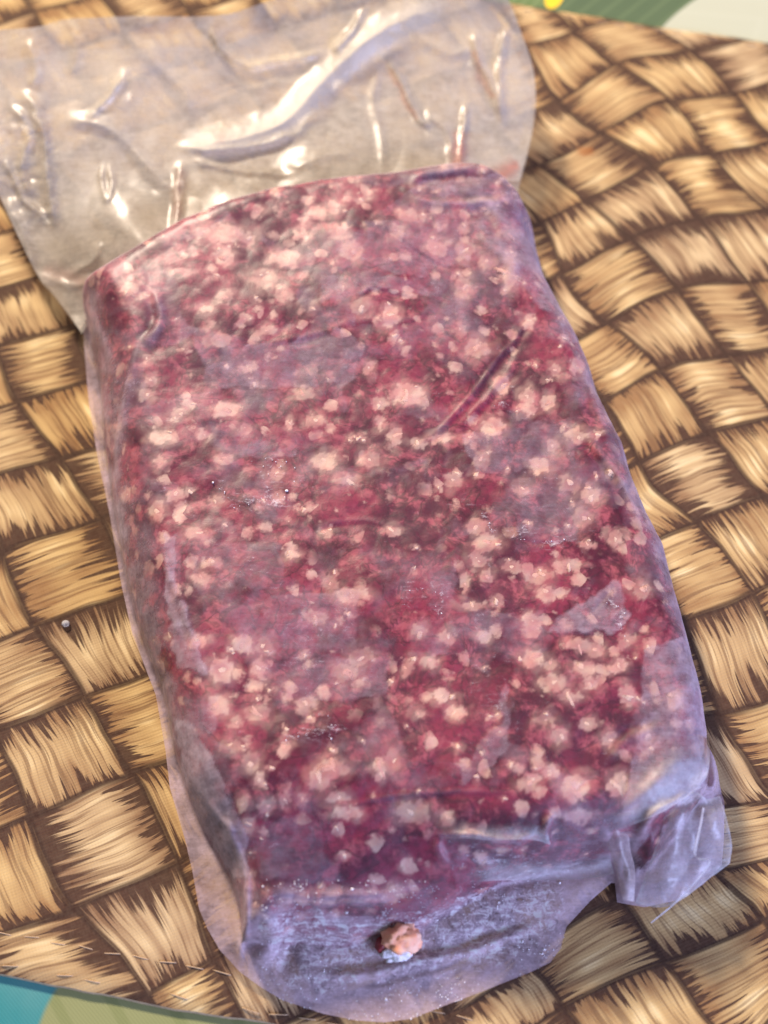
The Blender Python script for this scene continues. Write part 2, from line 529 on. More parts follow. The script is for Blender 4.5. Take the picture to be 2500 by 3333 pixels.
R1 = lambda x, y: (1650 + x * .5124, y * .5124)
NODES = {(0, 0): R1(330, 645), (1, 0): R1(700, 405), (0, 1): R1(600, 845), (1, 1): R1(1030, 640), (2, 1): R1(1440, 590), (2, 0): R1(1170, 325),
         (1, 2): R1(1290, 975), (0, 2): R1(950, 1050), (-1, 1): R1(190, 1050), (-1, 2): R1(480, 1285), (0, 3): R1(1215, 1385), (-1, 3): R1(790, 1510),
         (1, 3): R1(1650, 1330), (0, 4): R1(1520, 1800), (-1, 4): R1(1090, 1830), (-2, 3): R1(330, 1750), (-2, 4): R1(640, 2050), (-2, 2): R1(240, 1400),
         (1, -1): R1(430, 205), (0, -1): R1(115, 285), (-2, 5): (2142, 1202), (-1, 5): (2365, 1156), (-3, 5): (1981, 1300), (-2, 6): (2310, 1409),
         (-1, 6): (2526, 1359), (-3, 6): (2070, 1515), (-2, 7): (2483, 1616), (-3, 7): (2256, 1692), (-3, 8): (2446, 1930),
         (-4, 8): (2225, 2022), (-4, 9): (2338, 2317), (-4, 10): (2535, 2600), (-6, 11): (2020, 2905), (-5, 11): (2344, 2844), (-5, 12): (2476, 2985),
         (-6, 12): (2178, 3148), (-7, 12): (1825, 3266), (-7, 11): (1735, 3133)}
LEFT = {(0, 0): (281, 2267), (0, -1): (114, 2035), (0, 1): (427, 2515), (-1, 1): (90, 2656), (0, 2): (579, 2799), (-1, 2): (247, 2954), (-1, 3): (484, 3232),
        (0, 3): (697, 3125), (0, -2): (4, 1791), (1, -2): (325, 1690), (1, -1): (430, 1925), (1, -3): (194, 1491), (1, -4): (54, 1306), (2, -5): (255, 1050),
        (2, -4): (300, 1245), (1, 0): (520, 2195)}
for (i, j), p in LEFT.items():
    NODES[(i - 10, j + 6)] = p
nk = np.array(list(NODES), float)
npos = unp(np.array([NODES[k] for k in NODES], float), 0.0)[:, :2]
# affine trend plus a smooth local warp through every measured crossing
A = np.c_[npos, np.ones(len(npos))]
AFF = np.linalg.lstsq(A, nk, rcond=None)[0]
resid = nk - A @ AFF
GS = 0.035
KM = np.exp(-((npos[:, None] - npos[None]) ** 2).sum(-1) / GS ** 2)
WK = np.linalg.solve(KM + 0.02 * np.eye(len(npos)), resid)


def weave_uv(P):
    k = np.exp(-((P[:, None] - npos[None]) ** 2).sum(-1) / GS ** 2)
    return np.c_[P, np.ones(len(P))] @ AFF + k @ WK


e0, e1 = unp((0, 3172), 0)[:2], unp((870, 3333), 0)[:2]
f0, f1 = unp((1640, 2), 0)[:2], unp((2500, 138), 0)[:2]
de = (e1 - e0) / np.linalg.norm(e1 - e0)
df = (f1 - f0) / np.linalg.norm(f1 - f0)
NS, NTT = 241, 161
sv = np.linspace(-0.25, 0.25, NS)
tv = np.linspace(0, 1, NTT)
c_e = e0 + de * np.dot(-e0, de)
c_f = f0 + df * np.dot(-f0, df)
bot = c_e + sv[:, None] * de
top = c_f + sv[:, None] * df
wav = 0.0006 * vnoise(sv, sv * 0, 0.02, 5) + 0.0004 * vnoise(sv, sv * 0, 0.004, 6)
bot[:, 1] += wav
top[:, 1] += wav * 1.3 + 0.0012 * vnoise(sv, sv * 0, 0.05, 9)
P2 = bot[:, None] * (1 - tv)[None, :, None] + top[:, None] * tv[None, :, None]
zz = 0.0002 * vnoise(P2[..., 0], P2[..., 1], 0.03, 8)
ed = np.minimum(tv, 1 - tv) * 0.30
zz = zz - 0.0008 * np.exp(-(ed / 0.0012) ** 2)[None]
Vm = np.concatenate([P2, zz[..., None]], -1).reshape(-1, 3)
Fm = grid_faces(NS, NTT)[:, ::-1]
mat_root = empty('placemat', (0, 0, -0.002))
tag(mat_root, 'fabric placemat printed with a brown and tan basket weave', 'placemat')
pm = add_mesh('printed_cloth', Vm - np.array([0, 0, -0.002]), Fm, M_MAT, mat_root)
uvl = pm.data.uv_layers.new(name='weave')
uvv = weave_uv(Vm[:, :2])
li = np.zeros(len(pm.data.loops), np.int32)
pm.data.loops.foreach_get('vertex_index', li)
uvl.data.foreach_set('uv', uvv[li].astype(np.float32).ravel())
# hem round the edge: rim wall down to the tablecloth
rim = np.concatenate([np.arange(NS) * NTT, (NS - 1) * NTT + np.arange(NTT), (np.arange(NS) * NTT + NTT - 1)[::-1], np.arange(NTT)[::-1]])
rt = Vm[rim]
rb = rt.copy()
rb[:, 2] = -0.0021
rmid = rt * 0.5 + rb * 0.5
cen = rt.mean(0)
out = rt[:, :2] - cen[:2]
rmid[:, :2] += out / np.linalg.norm(out, axis=1)[:, None] * 0.0004
add_mesh('hem', np.vstack([rt, rmid, rb]) - np.array([0, 0, -0.002]), grid_faces(3, len(rim)), M_EDGE, mat_root)


def tube(path, rad, sides=6):
    path = np.asarray(path, float)
    V, n = [], len(path)
    for k in range(n):
        t = path[min(k + 1, n - 1)] - path[max(k - 1, 0)]
        t /= np.linalg.norm(t)
        a = np.cross(t, [0, 0, 1.0])
        a /= max(np.linalg.norm(a), 1e-9)
        b = np.cross(a, t)
        r = rad * (0.45 if k in (0, n - 1) else 1)
        for s in range(sides):
            g = 2 * math.pi * s / sides
            V.append(path[k] + r * (math.cos(g) * a + math.sin(g) * b))
    Fc = []
    for k in range(n - 1):
        for s in range(sides):
            Fc.append((k * sides + s, k * sides + (s + 1) % sides, (k + 1) * sides + (s + 1) % sides, (k + 1) * sides + s))
    Fc.append(tuple(range(sides))[::-1])
    Fc.append(tuple((n - 1) * sides + s for s in range(sides)))
    return V, Fc


uu = np.linspace(-1, 1, 7)
V_, F_ = tube(np.stack([uu * 0.0021, 0 * uu, 0.00022 * (1 - uu ** 2) - 0.00009], -1), 0.00012)
stitch = None
rng = random.Random(4)
ang_e = math.atan2(de[1], de[0])
nrm_e = np.array([-de[1], de[0]])
ang_f = math.atan2(df[1], df[0])
for line, (base, dr, off, s0, s1, ang) in enumerate(((c_e, de, 0.0085, -0.105, 0.10, ang_e), (c_e, de, 0.0022, -0.105, 0.10, ang_e), (c_f, df, -0.0025, 0.0, 0.13, ang_f))):
    s = s0
    while s < s1:
        if rng.random() < 0.35:
            s += rng.uniform(0.004, 0.008)
            continue
        p = base + dr * s + nrm_e * (off + rng.uniform(-.0003, .0003))
        if stitch is None:
            o = stitch = add_mesh('stitch', V_, F_, M_THREAD, mat_root)
        else:
            o = bpy.data.objects.new('stitch', stitch.data)
            COL.objects.link(o)
            o.parent = mat_root
        o.location = (p[0], p[1], 0.002)
        o.rotation_euler = (0, 0, ang + rng.uniform(-.14, .14))
        s += 0.0062

# ------------------------------------------------------------------ the pack: height field shared by meat and film
# outline of the meat at its base: reading-unit points, the height each was read at, width of the rounded shoulder (mm)
FOOT = [(168, 640, 10, 12), (190, 720, 6, 15), (215, 840, 5, 17), (222, 960, 5, 17), (243, 1100, 5, 16), (270, 1250, 5, 16), (300, 1370, 5, 15), (350, 1500, 5, 14),
        (374, 1620, 4, 14), (405, 1720, 4, 14), (440, 1800, 4, 15), (492, 1890, 4, 12), (512, 1960, 4, 9), (524, 2040, 3, 8),
        (585, 2046, 2, 12), (660, 2040, 2, 20), (760, 2050, 2, 26), (900, 2020, 2, 26), (1000, 1960, 2, 18), (1080, 1908, 2, 14), (1160, 1888, 2, 14), (1250, 1868, 2, 14), (1335, 1852, 4, 13),
        (1395, 1885, 4, 13), (1465, 1800, 5, 13), (1535, 1700, 8, 13), (1543, 1580, 12, 14), (1531, 1500, 13, 13), (1501, 1380, 13, 13), (1472, 1280, 13, 13), (1447, 1180, 13, 13),
        (1410, 1110, 13, 13), (1377, 1040, 13, 12), (1357, 970, 13, 12), (1329, 915, 13, 12), (1302, 860, 13, 12), (1287, 800, 13, 12), (1264, 740, 13, 13),
        (1224, 668, 13, 14), (1190, 600, 13, 15), (1173, 540, 13, 15), (1160, 480, 13, 14), (1138, 430, 15, 12), (1105, 394, 17, 10)]
FAR = [(1060, 371), (1000, 368), (940, 374), (860, 388), (700, 402), (580, 424), (480, 457), (380, 497), (300, 540), (230, 580)]
fpts = [unp(np.array([x, y]) * FS, z / 1000.)[:2] for x, y, z, wd in FOOT]
fw_ = [wd / 1000. for *_, wd in FOOT]
for x, y in FAR:
    q = unp(np.array([x, y]) * FS, 0.021)[:2]
    fpts.append(q + np.array([-0.0012, 0.0055]))
    fw_.append(0.011)
fpts = np.array(fpts)
fw_ = np.array(fw_)
# film outline adds the flat seams outside the meat
SKIRT = [(172, 668, 6), (180, 750, 4), (190, 860, 3), (209, 980, 3), (234, 1100, 3), (261, 1260, 3), (286, 1370, 3), (336, 1500, 3), (357, 1620, 3), (366, 1700, 3),
         (398, 1810, 3), (414, 1880, 3), (428, 1962, 3), (446, 2004, 3), (474, 2052, 3), (519, 2100, 2), (560, 2130, 2), (610, 2160, 2), (700, 2190, 2), (770, 2204, 2), (830, 2208, 2),
         (890, 2200, 2), (960, 2172, 2), (1030, 2146, 2), (1090, 2122, 2), (1150, 2098, 2), (1190, 2078, 2), (1212, 2048, 2), (1226, 2000, 3), (1280, 1942, 4), (1334, 1896, 6),
         (1341, 1944, 6), (1400, 1955, 6), (1470, 1940, 6), (1530, 1905, 6), (1574, 1862, 7), (1581, 1800, 8), (1580, 1720, 8), (1570, 1650, 9), (1548, 1585, 12)]
spts = [unp(np.array([x, y]) * FS, z / 1000.)[:2] for x, y, z in SKIRT]
n0 = [i for i, f in enumerate(FOOT) if f[0] == 1543][0]
cenp = fpts.mean(0)
for q in fpts[n0 + 1:]:
    v = q - cenp
    spts.append(q + v / np.linalg.norm(v) * 0.0009)
spts = np.array(spts)

GX0, GX1, GY0, GY1, GD = -0.100, 0.104, -0.128, 0.135, 0.00042
gx = np.arange(GX0, GX1, GD)
gy = np.arange(GY0, GY1, GD)
X, Y = np.meshgrid(gx, gy, indexing='ij')
XY = np.stack([X, Y], -1)
dist, bi, bt, _ = seg_dist(XY, fpts, True)
inn = inside(XY, fpts)
# shoulder width: blended from all boundary points, so it varies smoothly
wsum = np.zeros_like(X)
wacc = np.zeros_like(X)
for q, wd in zip(fpts, fw_):
    k = 1 / (((XY - q) ** 2).sum(-1) + 2e-6) ** 2
    wsum += k
    wacc += k * wd
width = wacc / wsum
H = 0.0268 + 0.0022 * vnoise(X, Y, 0.045, 21) + 0.0012 * vnoise(X, Y, 0.02, 22)
H = H - 0.009 * smooth(-0.072, -0.098, Y) * smooth(0.035, 0.0, X)
H = H - 0.003 * smooth(0.03, 0.075, X) * smooth(-0.05, -0.085, Y)
tt = np.clip(dist / width, 0, 1)
prof = (1 - (1 - tt) ** 2.3) ** (1 / 1.9)
zb = np.where(inn, H * prof, 0)
zb_s = zb.copy()


def blur(a, n, r=1):
    for _ in range(n):
        p = np.pad(a, 1, mode='edge')
        a = (p[:-2, 1:-1] + p[2:, 1:-1] + p[1:-1, :-2] + p[1:-1, 2:] + 2 * p[1:-1, 1:-1]) / 6
    return a


zb = np.where(inn, blur(zb, 6), 0)
FG = proj(np.stack([X, Y, zb], -1))           # where each surface point reads in the photograph

lump = 0.0005 * fbm(X, Y, 0.011, 31, 2) + 0.0003 * fbm(X, Y, 0.0045, 33, 2)

# folds and ridges of the film, read off the photograph: points, amplitude mm, width in reading units, groove mm beside it, groove side
FOLDS = [
    ([(1160, 662), (1100, 745), (1030, 835), (960, 915), (860, 990)], 0.35, 5, -0.25, -1, 12),
    ([(1130, 760), (1060, 850), (985, 930)], 0.35, 6, -0.3, -1, 12),
    ([(788, 462), (860, 505), (930, 555), (990, 580)], 0.20, 4, -0.45, 1, 7),
    ([(1015, 470), (1060, 530), (1100, 570), (1110, 610)], 0.9, 22, -0.8, 1, 26),
    ([(760, 655), (800, 622), (870, 630), (910, 650)], 0.25, 5, -0.3, 1, 8),
    ([(745, 1738), (810, 1726), (900, 1712), (1010, 1708), (1150, 1712)], 0.35, 5, -0.15, 1, 12),
    ([(940, 1802), (1010, 1806), (1100, 1818), (1180, 1806)], 1.4, 8, -2.0, 1, 26),
    ([(940, 1802), (950, 1840), (975, 1872)], 0.7, 8, -0.4, -1, 14),
    ([(1192, 1752), (1182, 1790), (1180, 1830)], 2.2, 9, -1.0, -1, 24),
    ([(1195, 1755), (1240, 1790), (1310, 1812)], 0.8, 9, -2.2, 1, 34),
    ([(1020, 1900), (1120, 1890), (1240, 1876), (1335, 1856)], 1.5, 10, -0.8, 1, 18),
    ([(1300, 1768), (1320, 1840), (1340, 1910), (1350, 1950)], 1.4, 10, 0, 1, 10),
    ([(1335, 1780), (1355, 1750), (1420, 1690), (1480, 1620)], 0.7, 16, -0.4, 1, 22),
    ([(1530, 1590), (1532, 1660), (1525, 1712), (1440, 1745), (1390, 1790), (1360, 1850)], 2.2, 11, -2.2, -1, 20),
    ([(1340, 1810), (1375, 1855), (1345, 1930)], 1.0, 11, -0.8, 1, 16),
    ([(300, 690), (285, 790), (262, 900), (250, 1000), (252, 1100), (276, 1250), (310, 1370)], 0.8, 10, -0.7, 1, 14),
    ([(330, 620), (345, 690), (305, 760)], 0.8, 12, -0.7, 1, 16),
    ([(172, 640), (200, 680), (225, 740), (265, 830)], 0.7, 9, -0.3, -1, 12),
    ([(352, 1150), (360, 1230), (400, 1330), (420, 1420)], 0.45, 8, -0.3, 1, 12),
    ([(410, 1640), (440, 1720), (500, 1800), (532, 1890), (535, 1960), (525, 2090)], 1.0, 7, 0, 1, 12),
    ([(532, 1880), (535, 1960), (528, 2030), (522, 2092)], 1.6, 6, 0, 1, 9),
    ([(575, 1960), (590, 2030), (560, 2100)], 2.4, 24, -1.6, -1, 34),
    ([(560, 1930), (680, 1945), (820, 1938), (940, 1910)], 1.8, 20, -1.6, 1, 34),
    ([(600, 2090), (760, 2108), (900, 2080), (1060, 2040), (1200, 1975)], 1.5, 11, -0.8, -1, 18),
    ([(640, 2120), (800, 2136), (950, 2100), (1090, 2050)], 0.35, 6, -0.3, -1, 9),
    ([(885, 402), (905, 380), (960, 368), (1040, 368), (1090, 378)], 0.8, 9, -0.5, 1, 14),
    ([(880, 408), (910, 432), (980, 440), (1060, 436), (1100, 420)], 0.6, 9, -0.4, -1, 12),
    ([(1010, 428), (1060, 450), (1095, 520)], 0.6, 14, -0.6, 1, 18),
    ([(1250, 760), (1275, 830), (1300, 900), (1330, 980)], 0.7, 12, -0.5, 1, 16),
    ([(1240, 905), (1290, 965), (1335, 1020), (1360, 1080), (1400, 1150)], 0.6, 10, -0.9, 1, 16),
    ([(1060, 1080), (1100, 1130), (1130, 1160), (1180, 1165), (1240, 1165)], 0.15, 4, -0.3, 1, 6),
    ([(1200, 1368), (1260, 1367), (1310, 1366)], 0.05, 4, -0.35, 1, 4),
    ([(1270, 1330), (1300, 1290), (1325, 1262)], 0.05, 3, -0.3, 1, 4),
    ([(690, 720), (780, 690), (880, 690), (940, 660)], 0.2, 8, -0.15, 1, 12),
    ([(560, 740), (640, 728), (730, 705)], 0.2, 6, -0.15, 1, 10),
    ([(640, 1140), (760, 1120), (860, 1135)], 0.2, 6, -0.15, 1, 10),
    ([(1450, 1560), (1400, 1575), (1350, 1600), (1290, 1670)], 0.4, 12, -0.3, 1, 14),
]


def folds(F, gain=1.0, grooves=1.0):
    r = np.zeros(F.shape[:-1])
    for k, (pts, amp, sig, gr, side, goff) in enumerate(FOLDS):
        lo_ = np.min(pts, 0) - 90
        hi_ = np.max(pts, 0) + 90
        s = ((F >= lo_) & (F <= hi_)).all(-1)
        if not s.any():
            continue
        g, sd, e = crease(F[s], catmull(pts, 4 * len(pts)), sig, k, 0.30, 3)
        r[s] += amp / 1000 * gain * g
        if gr:
            r[s] += gr / 1000 * grooves * e * np.exp(-((sd * side - goff) / (goff * 0.75)) ** 2)
    return r


fold_h = folds(FG)
# worley-like crumbs of the ground meat
rs = np.random.RandomState(5)
cp = np.stack([rs.uniform(GX0, GX1, 3600), rs.uniform(GY0, GY1, 3600)], -1)
crumb = np.full(X.shape, 1.0)
for q in cp:
    i0, i1 = int((q[0] - 0.006 - GX0) / GD), int((q[0] + 0.006 - GX0) / GD)
    j0, j1 = int((q[1] - 0.006 - GY0) / GD), int((q[1] + 0.006 - GY0) / GD)
    i0, j0 = max(i0, 0), max(j0, 0)
    if i1 <= i0 or j1 <= j0:
        continue
    dd = ((XY[i0:i1, j0:j1] - q) ** 2).sum(-1)
    crumb[i0:i1, j0:j1] = np.minimum(crumb[i0:i1, j0:j1], dd)
crumb = np.clip(np.sqrt(crumb) / 0.0030, 0, 1.2)
z_meat = zb + lump * 0.8 - 0.00022 * crumb ** 2 - 0.0004 + fold_h * 0.7 * smooth(0, 0.010, zb)
z_meat = np.where(inn, np.maximum(z_meat, 0.0006), 0)
sk_d, *_ = seg_dist(XY, spts, True)
sk_in = inside(XY, spts)
z_low = 0.0012 + 0.0016 * smooth(0.012, 0.0, dist) + 0.0010 * (0.5 + fbm(X, Y, 0.012, 41, 2)) * smooth(0, 0.004, sk_d)
zf_in = zb + blur(lump, 14) - 0.00015 + 0.00022 * fbm(X, Y, 0.0032, 44, 2)
z_film = np.maximum(np.where(inn, zf_in, 0), 0)
z_film = np.maximum(blur(z_film, 10), z_low) + fold_h
z_film = np.maximum(blur(z_film, 2), 0.0009)
z_film = np.maximum(z_film, np.where(inn, z_meat + 0.00022, 0))


def field_mesh(name, z, poly, mat, parent, base, closed_bottom=False):
    """height-field mesh cut along an outline, its border points pulled onto the outline"""
    ins = inside(XY, poly)
    q = ins[:-1, :-1] | ins[1:, :-1] | ins[:-1, 1:] | ins[1:, 1:]
    used = np.zeros_like(ins)
    used[:-1, :-1] |= q
    used[1:, :-1] |= q
    used[:-1, 1:] |= q
    used[1:, 1:] |= q
    PX = XY.copy()
    o = used & ~ins
    pp = PX[o]
    d, bi_, bt_, _ = seg_dist(pp, poly, True)
    PX[o] = poly[bi_] + bt_[:, None] * (np.roll(poly, -1, 0)[bi_] - poly[bi_])
    idx = -np.ones(X.shape, int)
    idx[used] = np.arange(used.sum())
    V = np.concatenate([PX[used], z[used][:, None]], -1)
    Fc = np.stack([idx[:-1, :-1][q], idx[1:, :-1][q], idx[1:, 1:][q], idx[:-1, 1:][q]], -1)
    Vw = V.copy()
    if closed_bottom:
        nb = len(V)
        edge = np.where(o[used])[0]
        Vb = V.copy()
        Vb[:, 2] = 0.0005
        V = np.vstack([V, Vb])
        Fc = np.vstack([Fc, Fc[:, ::-1] + nb])
    ob_ = add_mesh(name, V - np.asarray(base), Fc, mat, parent)
    return ob_, Vw, used


BASE = (float(cenp[0]), float(cenp[1]), 0.0)
meat_root = empty('ground_meat', BASE)
tag(meat_root, 'frozen block of coarse ground red meat flecked with pale fat', 'ground meat')
meat, VMEAT, _ = field_mesh('meat_block', z_meat, fpts, M_MEAT, meat_root, BASE, True)
FM = proj(VMEAT)

# ------------------------------------------------------------------ pieces of fat, read tile by tile off the photograph: x, y, half width, half height
K = .7535
TILES = {
    (0, 900): [(950, 275, 55, 28), (1060, 655, 35, 38), (1310, 505, 60, 35), (1360, 625, 45, 35), (970, 785, 50, 32), (635, 355, 30, 25), (645, 445, 35, 28), (560, 60, 50, 40),
               (1140, 10, 75, 60), (880, 135, 45, 25), (905, 215, 30, 18), (1060, 185, 30, 20), (975, 90, 45, 40), (1230, 70, 50, 40), (1560, 125, 55, 45), (1590, 395, 28, 35), (1640, 540, 50, 35),
               (690, 690, 60, 40), (690, 805, 30, 35), (780, 590, 40, 30), (970, 580, 60, 45), (1400, 800, 70, 40), (1600, 790, 50, 60), (1500, 880, 80, 35), (760, 940, 50, 40), (680, 1010, 40, 50),
               (1245, 1060, 25, 15), (1200, 850, 50, 30), (1260, 1190, 40, 35), (920, 1235, 35, 30), (850, 1110, 60, 35), (930, 970, 40, 25), (1400, 1110, 40, 25), (630, 510, 30, 30), (795, 315, 30, 15),
               (1640, 640, 30, 40), (1250, 630, 25, 25), (880, 680, 40, 25), (1070, 390, 45, 30), (1150, 235, 50, 25), (550, 940, 20, 35), (505, 650, 18, 25)],
    (0, 0): [(960, 1010, 110, 45), (970, 1110, 50, 50), (1070, 1030, 50, 30), (1110, 910, 35, 25), (1240, 1120, 60, 40), (1460, 1000, 60, 40), (1520, 1080, 50, 60), (1560, 860, 60, 25), (1380, 920, 50, 35),
             (560, 1240, 40, 30), (1180, 1110, 40, 30), (880, 1000, 50, 35), (1300, 1010, 40, 25)],
    (1250, 0): [(110, 930, 50, 35), (230, 1070, 60, 35), (350, 1080, 50, 60), (240, 980, 40, 25), (440, 900, 50, 30), (540, 1010, 70, 30), (540, 1180, 45, 90), (450, 1130, 50, 50), (340, 1240, 50, 60), (60, 1000, 50, 35)],
    (1250, 900): [(30, 170, 50, 50), (120, 80, 30, 20), (330, 230, 40, 35), (400, 310, 70, 50), (510, 465, 40, 45), (620, 515, 45, 35), (630, 190, 30, 40), (840, 390, 35, 45), (740, 400, 40, 35), (715, 540, 35, 40),
                  (620, 570, 40, 25), (470, 650, 60, 45), (370, 700, 40, 30), (420, 790, 40, 50), (300, 880, 50, 40), (800, 895, 55, 55), (895, 950, 45, 45), (860, 1040, 60, 50), (840, 690, 60, 40), (730, 730, 40, 30),
                  (670, 820, 50, 40), (440, 1150, 60, 45), (400, 1080, 60, 35), (880, 1160, 40, 20), (1000, 1130, 40, 40), (410, 1230, 50, 30), (40, 1100, 40, 25), (100, 510, 90, 55), (50, 690, 40, 60), (980, 840, 35, 50),
                  (150, 720, 50, 30), (240, 700, 60, 35), (690, 1290, 60, 30), (800, 1240, 80, 20), (600, 920, 40, 35), (1090, 910, 26, 35)],
    (0, 1800): [(955, 510, 75, 60), (1045, 395, 60, 50), (1140, 405, 45, 40), (1490, 515, 70, 50), (1560, 450, 80, 40), (1370, 285, 50, 45), (1430, 130, 40, 30), (1520, 180, 90, 40), (1020, 725, 40, 40), (1110, 690, 80, 40),
                (850, 380, 50, 35), (1230, 840, 40, 40), (1440, 930, 80, 60), (1000, 830, 60, 40), (1330, 650, 60, 30), (1080, 900, 50, 60), (870, 110, 60, 30), (900, 40, 40, 25), (1120, 500, 40, 60), (1640, 930, 30, 60), (940, 660, 60, 50)],
    (1250, 1800): [(400, 20, 40, 30), (440, 100, 40, 35), (350, 130, 25, 50), (380, 230, 60, 20), (660, 100, 70, 40), (700, 170, 50, 40), (640, 290, 60, 40), (150, 340, 45, 40), (435, 360, 45, 35), (270, 360, 40, 30),
                   (1110, 155, 50, 50), (640, 460, 60, 55), (730, 560, 80, 50), (840, 400, 80, 25), (910, 420, 50, 40), (860, 500, 60, 40), (1050, 380, 60, 50), (890, 560, 40, 40), (1010, 490, 60, 30), (195, 470, 45, 35),
                   (240, 615, 50, 40), (310, 690, 50, 30), (150, 690, 35, 25), (700, 720, 65, 35), (760, 790, 40, 50), (975, 805, 40, 45), (880, 740, 40, 30), (715, 940, 40, 35), (1265, 630, 50, 50), (1130, 790, 50, 50),
                   (830, 1010, 70, 50), (1030, 980, 50, 50), (40, 900, 50, 70), (650, 970, 40, 25), (100, 500, 30, 50), (560, 60, 60, 30), (720, 480, 40, 30), (500, 770, 30, 20), (1060, 620, 40, 60), (800, 620, 60, 30)],
    (0, 2500): [(1150, 160, 40, 45), (1230, 130, 30, 40), (1050, 150, 40, 50), (1120, 50, 30, 40), (1500, 195, 90, 35), (1070, 250, 50, 40), (1380, 50, 50, 60), (1310, 130, 30, 30), (1460, 130, 60, 30)],
    (1250, 2500): [(120, 190, 100, 60), (270, 220, 40, 35), (100, 420, 30, 45), (40, 540, 60, 60), (380, 270, 50, 15), (840, 210, 90, 30), (820, 100, 60, 60), (1010, 80, 50, 60), (720, 25, 40, 35), (620, 70, 60, 30)],
}
fats = []
for (ox, oy), lst in TILES.items():
    for (x, y, rx, ry) in lst:
        fats.append(((ox + x * K) / FS, (oy + y * K) / FS, rx * K / FS, ry * K / FS))

# surface look-up: coarse bins of the meat's points by where they read
BIN = 12.0
bins = {}
for k, (a, b) in enumerate(np.floor(FM / BIN).astype(int)):
    bins.setdefault((a, b), []).append(k)
gzx, gzy = np.gradient(blur(np.where(inn, zb + lump, 0), 8), GD)


def surf(x, y):
    a, b = int(x // BIN), int(y // BIN)
    c = []
    for i in (-1, 0, 1):
        for j in (-1, 0, 1):
            c += bins.get((a + i, b + j), [])
    if not c:
        return None
    c = np.array(c)
    k = c[np.argmin(((FM[c] - (x, y)) ** 2).sum(-1))]
    p = VMEAT[k]
    i = min(max(int(round((p[0] - GX0) / GD)), 0), len(gx) - 1)
    j = min(max(int(round((p[1] - GY0) / GD)), 0), len(gy) - 1)
    nn = np.array([-gzx[i, j], -gzy[i, j], 1.0])
    return p, nn / np.linalg.norm(nn)


def blob_mesh(seed, name):
    r = np.random.RandomState(seed)
    bm = bmesh.new()
    bmesh.ops.create_icosphere(bm, subdivisions=3, radius=1)
    ph = r.uniform(0, 6.28, 6)
    for v in bm.verts:
        g = math.atan2(v.co.y, v.co.x)
        s = 1 + 0.26 * math.sin(2 * g + ph[0]) + 0.20 * math.sin(3 * g + ph[1]) + 0.12 * math.sin(5 * g + ph[2]) + 0.06 * math.sin(9 * g + ph[3])
        v.co.x *= s
        v.co.y *= s
        v.co.z = math.copysign(abs(v.co.z) ** 0.8, v.co.z)
    bmesh.ops.delete(bm, geom=[v for v in bm.verts if v.co.z < -0.75], context='VERTS')
    rrv = [math.hypot(v.co.x, v.co.y) / (1 + 0.26 * math.sin(2 * math.atan2(v.co.y, v.co.x) + ph[0]) + 0.20 * math.sin(3 * math.atan2(v.co.y, v.co.x) + ph[1]) + 0.12 * math.sin(5 * math.atan2(v.co.y, v.co.x) + ph[2])) for v in bm.verts]
    me = bpy.data.meshes.new(name)
    bm.to_mesh(me)
    bm.free()
    me.polygons.foreach_set('use_smooth', [True] * len(me.polygons))
    me.materials.append(M_FAT)
    at = me.attributes.new('rr', 'FLOAT', 'POINT')
    at.data.foreach_set('value', rrv)
    return me


from mathutils import Vector, Matrix
BL = [blob_mesh(s, 'fat_piece') for s in range(16)]
MMPF = 1 / 9.25 / 1000          # metres per reading unit on the pack
fat_pts = []
rng = random.Random(11)
for k, (x, y, rx, ry) in enumerate(fats):
    s = surf(x, y)
    if s is None:
        continue
    p, nn = s
    o = bpy.data.objects.new('fat_piece', BL[k % 16])
    COL.objects.link(o)
    o.parent = meat
    q = Vector(nn).to_track_quat('Z', 'Y').to_matrix().to_4x4()
    ang = rng.uniform(-0.7, 0.7)
    sx_, sy_ = rx * MMPF * 0.72, ry * MMPF * 0.80
    dz = 0.00075
    c = p - nn * (dz - 0.00002) - np.array(BASE)
    o.matrix_local = Matrix.Translation(c) @ q @ Matrix.Rotation(ang, 4, 'Z') @ Matrix.Diagonal((sx_, sy_, dz, 1))
    fat_pts.append((x, y, rx * rng.uniform(0.75, 1.0), ry * rng.uniform(0.75, 1.0), rng.uniform(0.55, 1.0)))
# the many smaller shreds between them: one joined part
bmS = bmesh.new()
cnt = 0
tries = 0
while cnt < 170 and tries < 9000:
    tries += 1
    k = rng.randrange(len(VMEAT))
    p = VMEAT[k]
    if p[2] < 0.006:
        continue
    x, y = FM[k]
    if vnoise(np.array([x]), np.array([y]), 70.0, 77)[0] < rng.uniform(-0.30, 0.30):
        continue
    s = surf(x, y)
    if s is None:
        continue
    p, nn = s
    r = rng.uniform(0.0004, 0.0009)
    el = rng.uniform(1.0, 1.7)
    q = Vector(nn).to_track_quat('Z', 'Y').to_matrix().to_4x4()
    me = BL[rng.randrange(16)]
    Mx = Matrix.Translation(p - nn * 0.00042 - np.array(BASE)) @ q @ Matrix.Rotation(rng.uniform(0, 6.28), 4, 'Z') @ Matrix.Diagonal((r * el, r, 0.0005, 1))
    n1 = len(bmS.verts)
    bmS.from_mesh(me)
    bmS.verts.ensure_lookup_table()
    for v in bmS.verts[n1:]:
        v.co = Mx @ v.co
    fat_pts.append((x, y, r * el / MMPF * 0.8, r / MMPF, 0.7))
    cnt += 1
mS = bpy.data.meshes.new('fat_shreds')
bmS.to_mesh(mS)
bmS.free()
mS.polygons.foreach_set('use_smooth', [True] * len(mS.polygons))
mS.materials.append(M_FAT)
oS = bpy.data.objects.new('fat_shreds', mS)
COL.objects.link(oS)
oS.parent = meat
oS['kind'] = 'stuff'
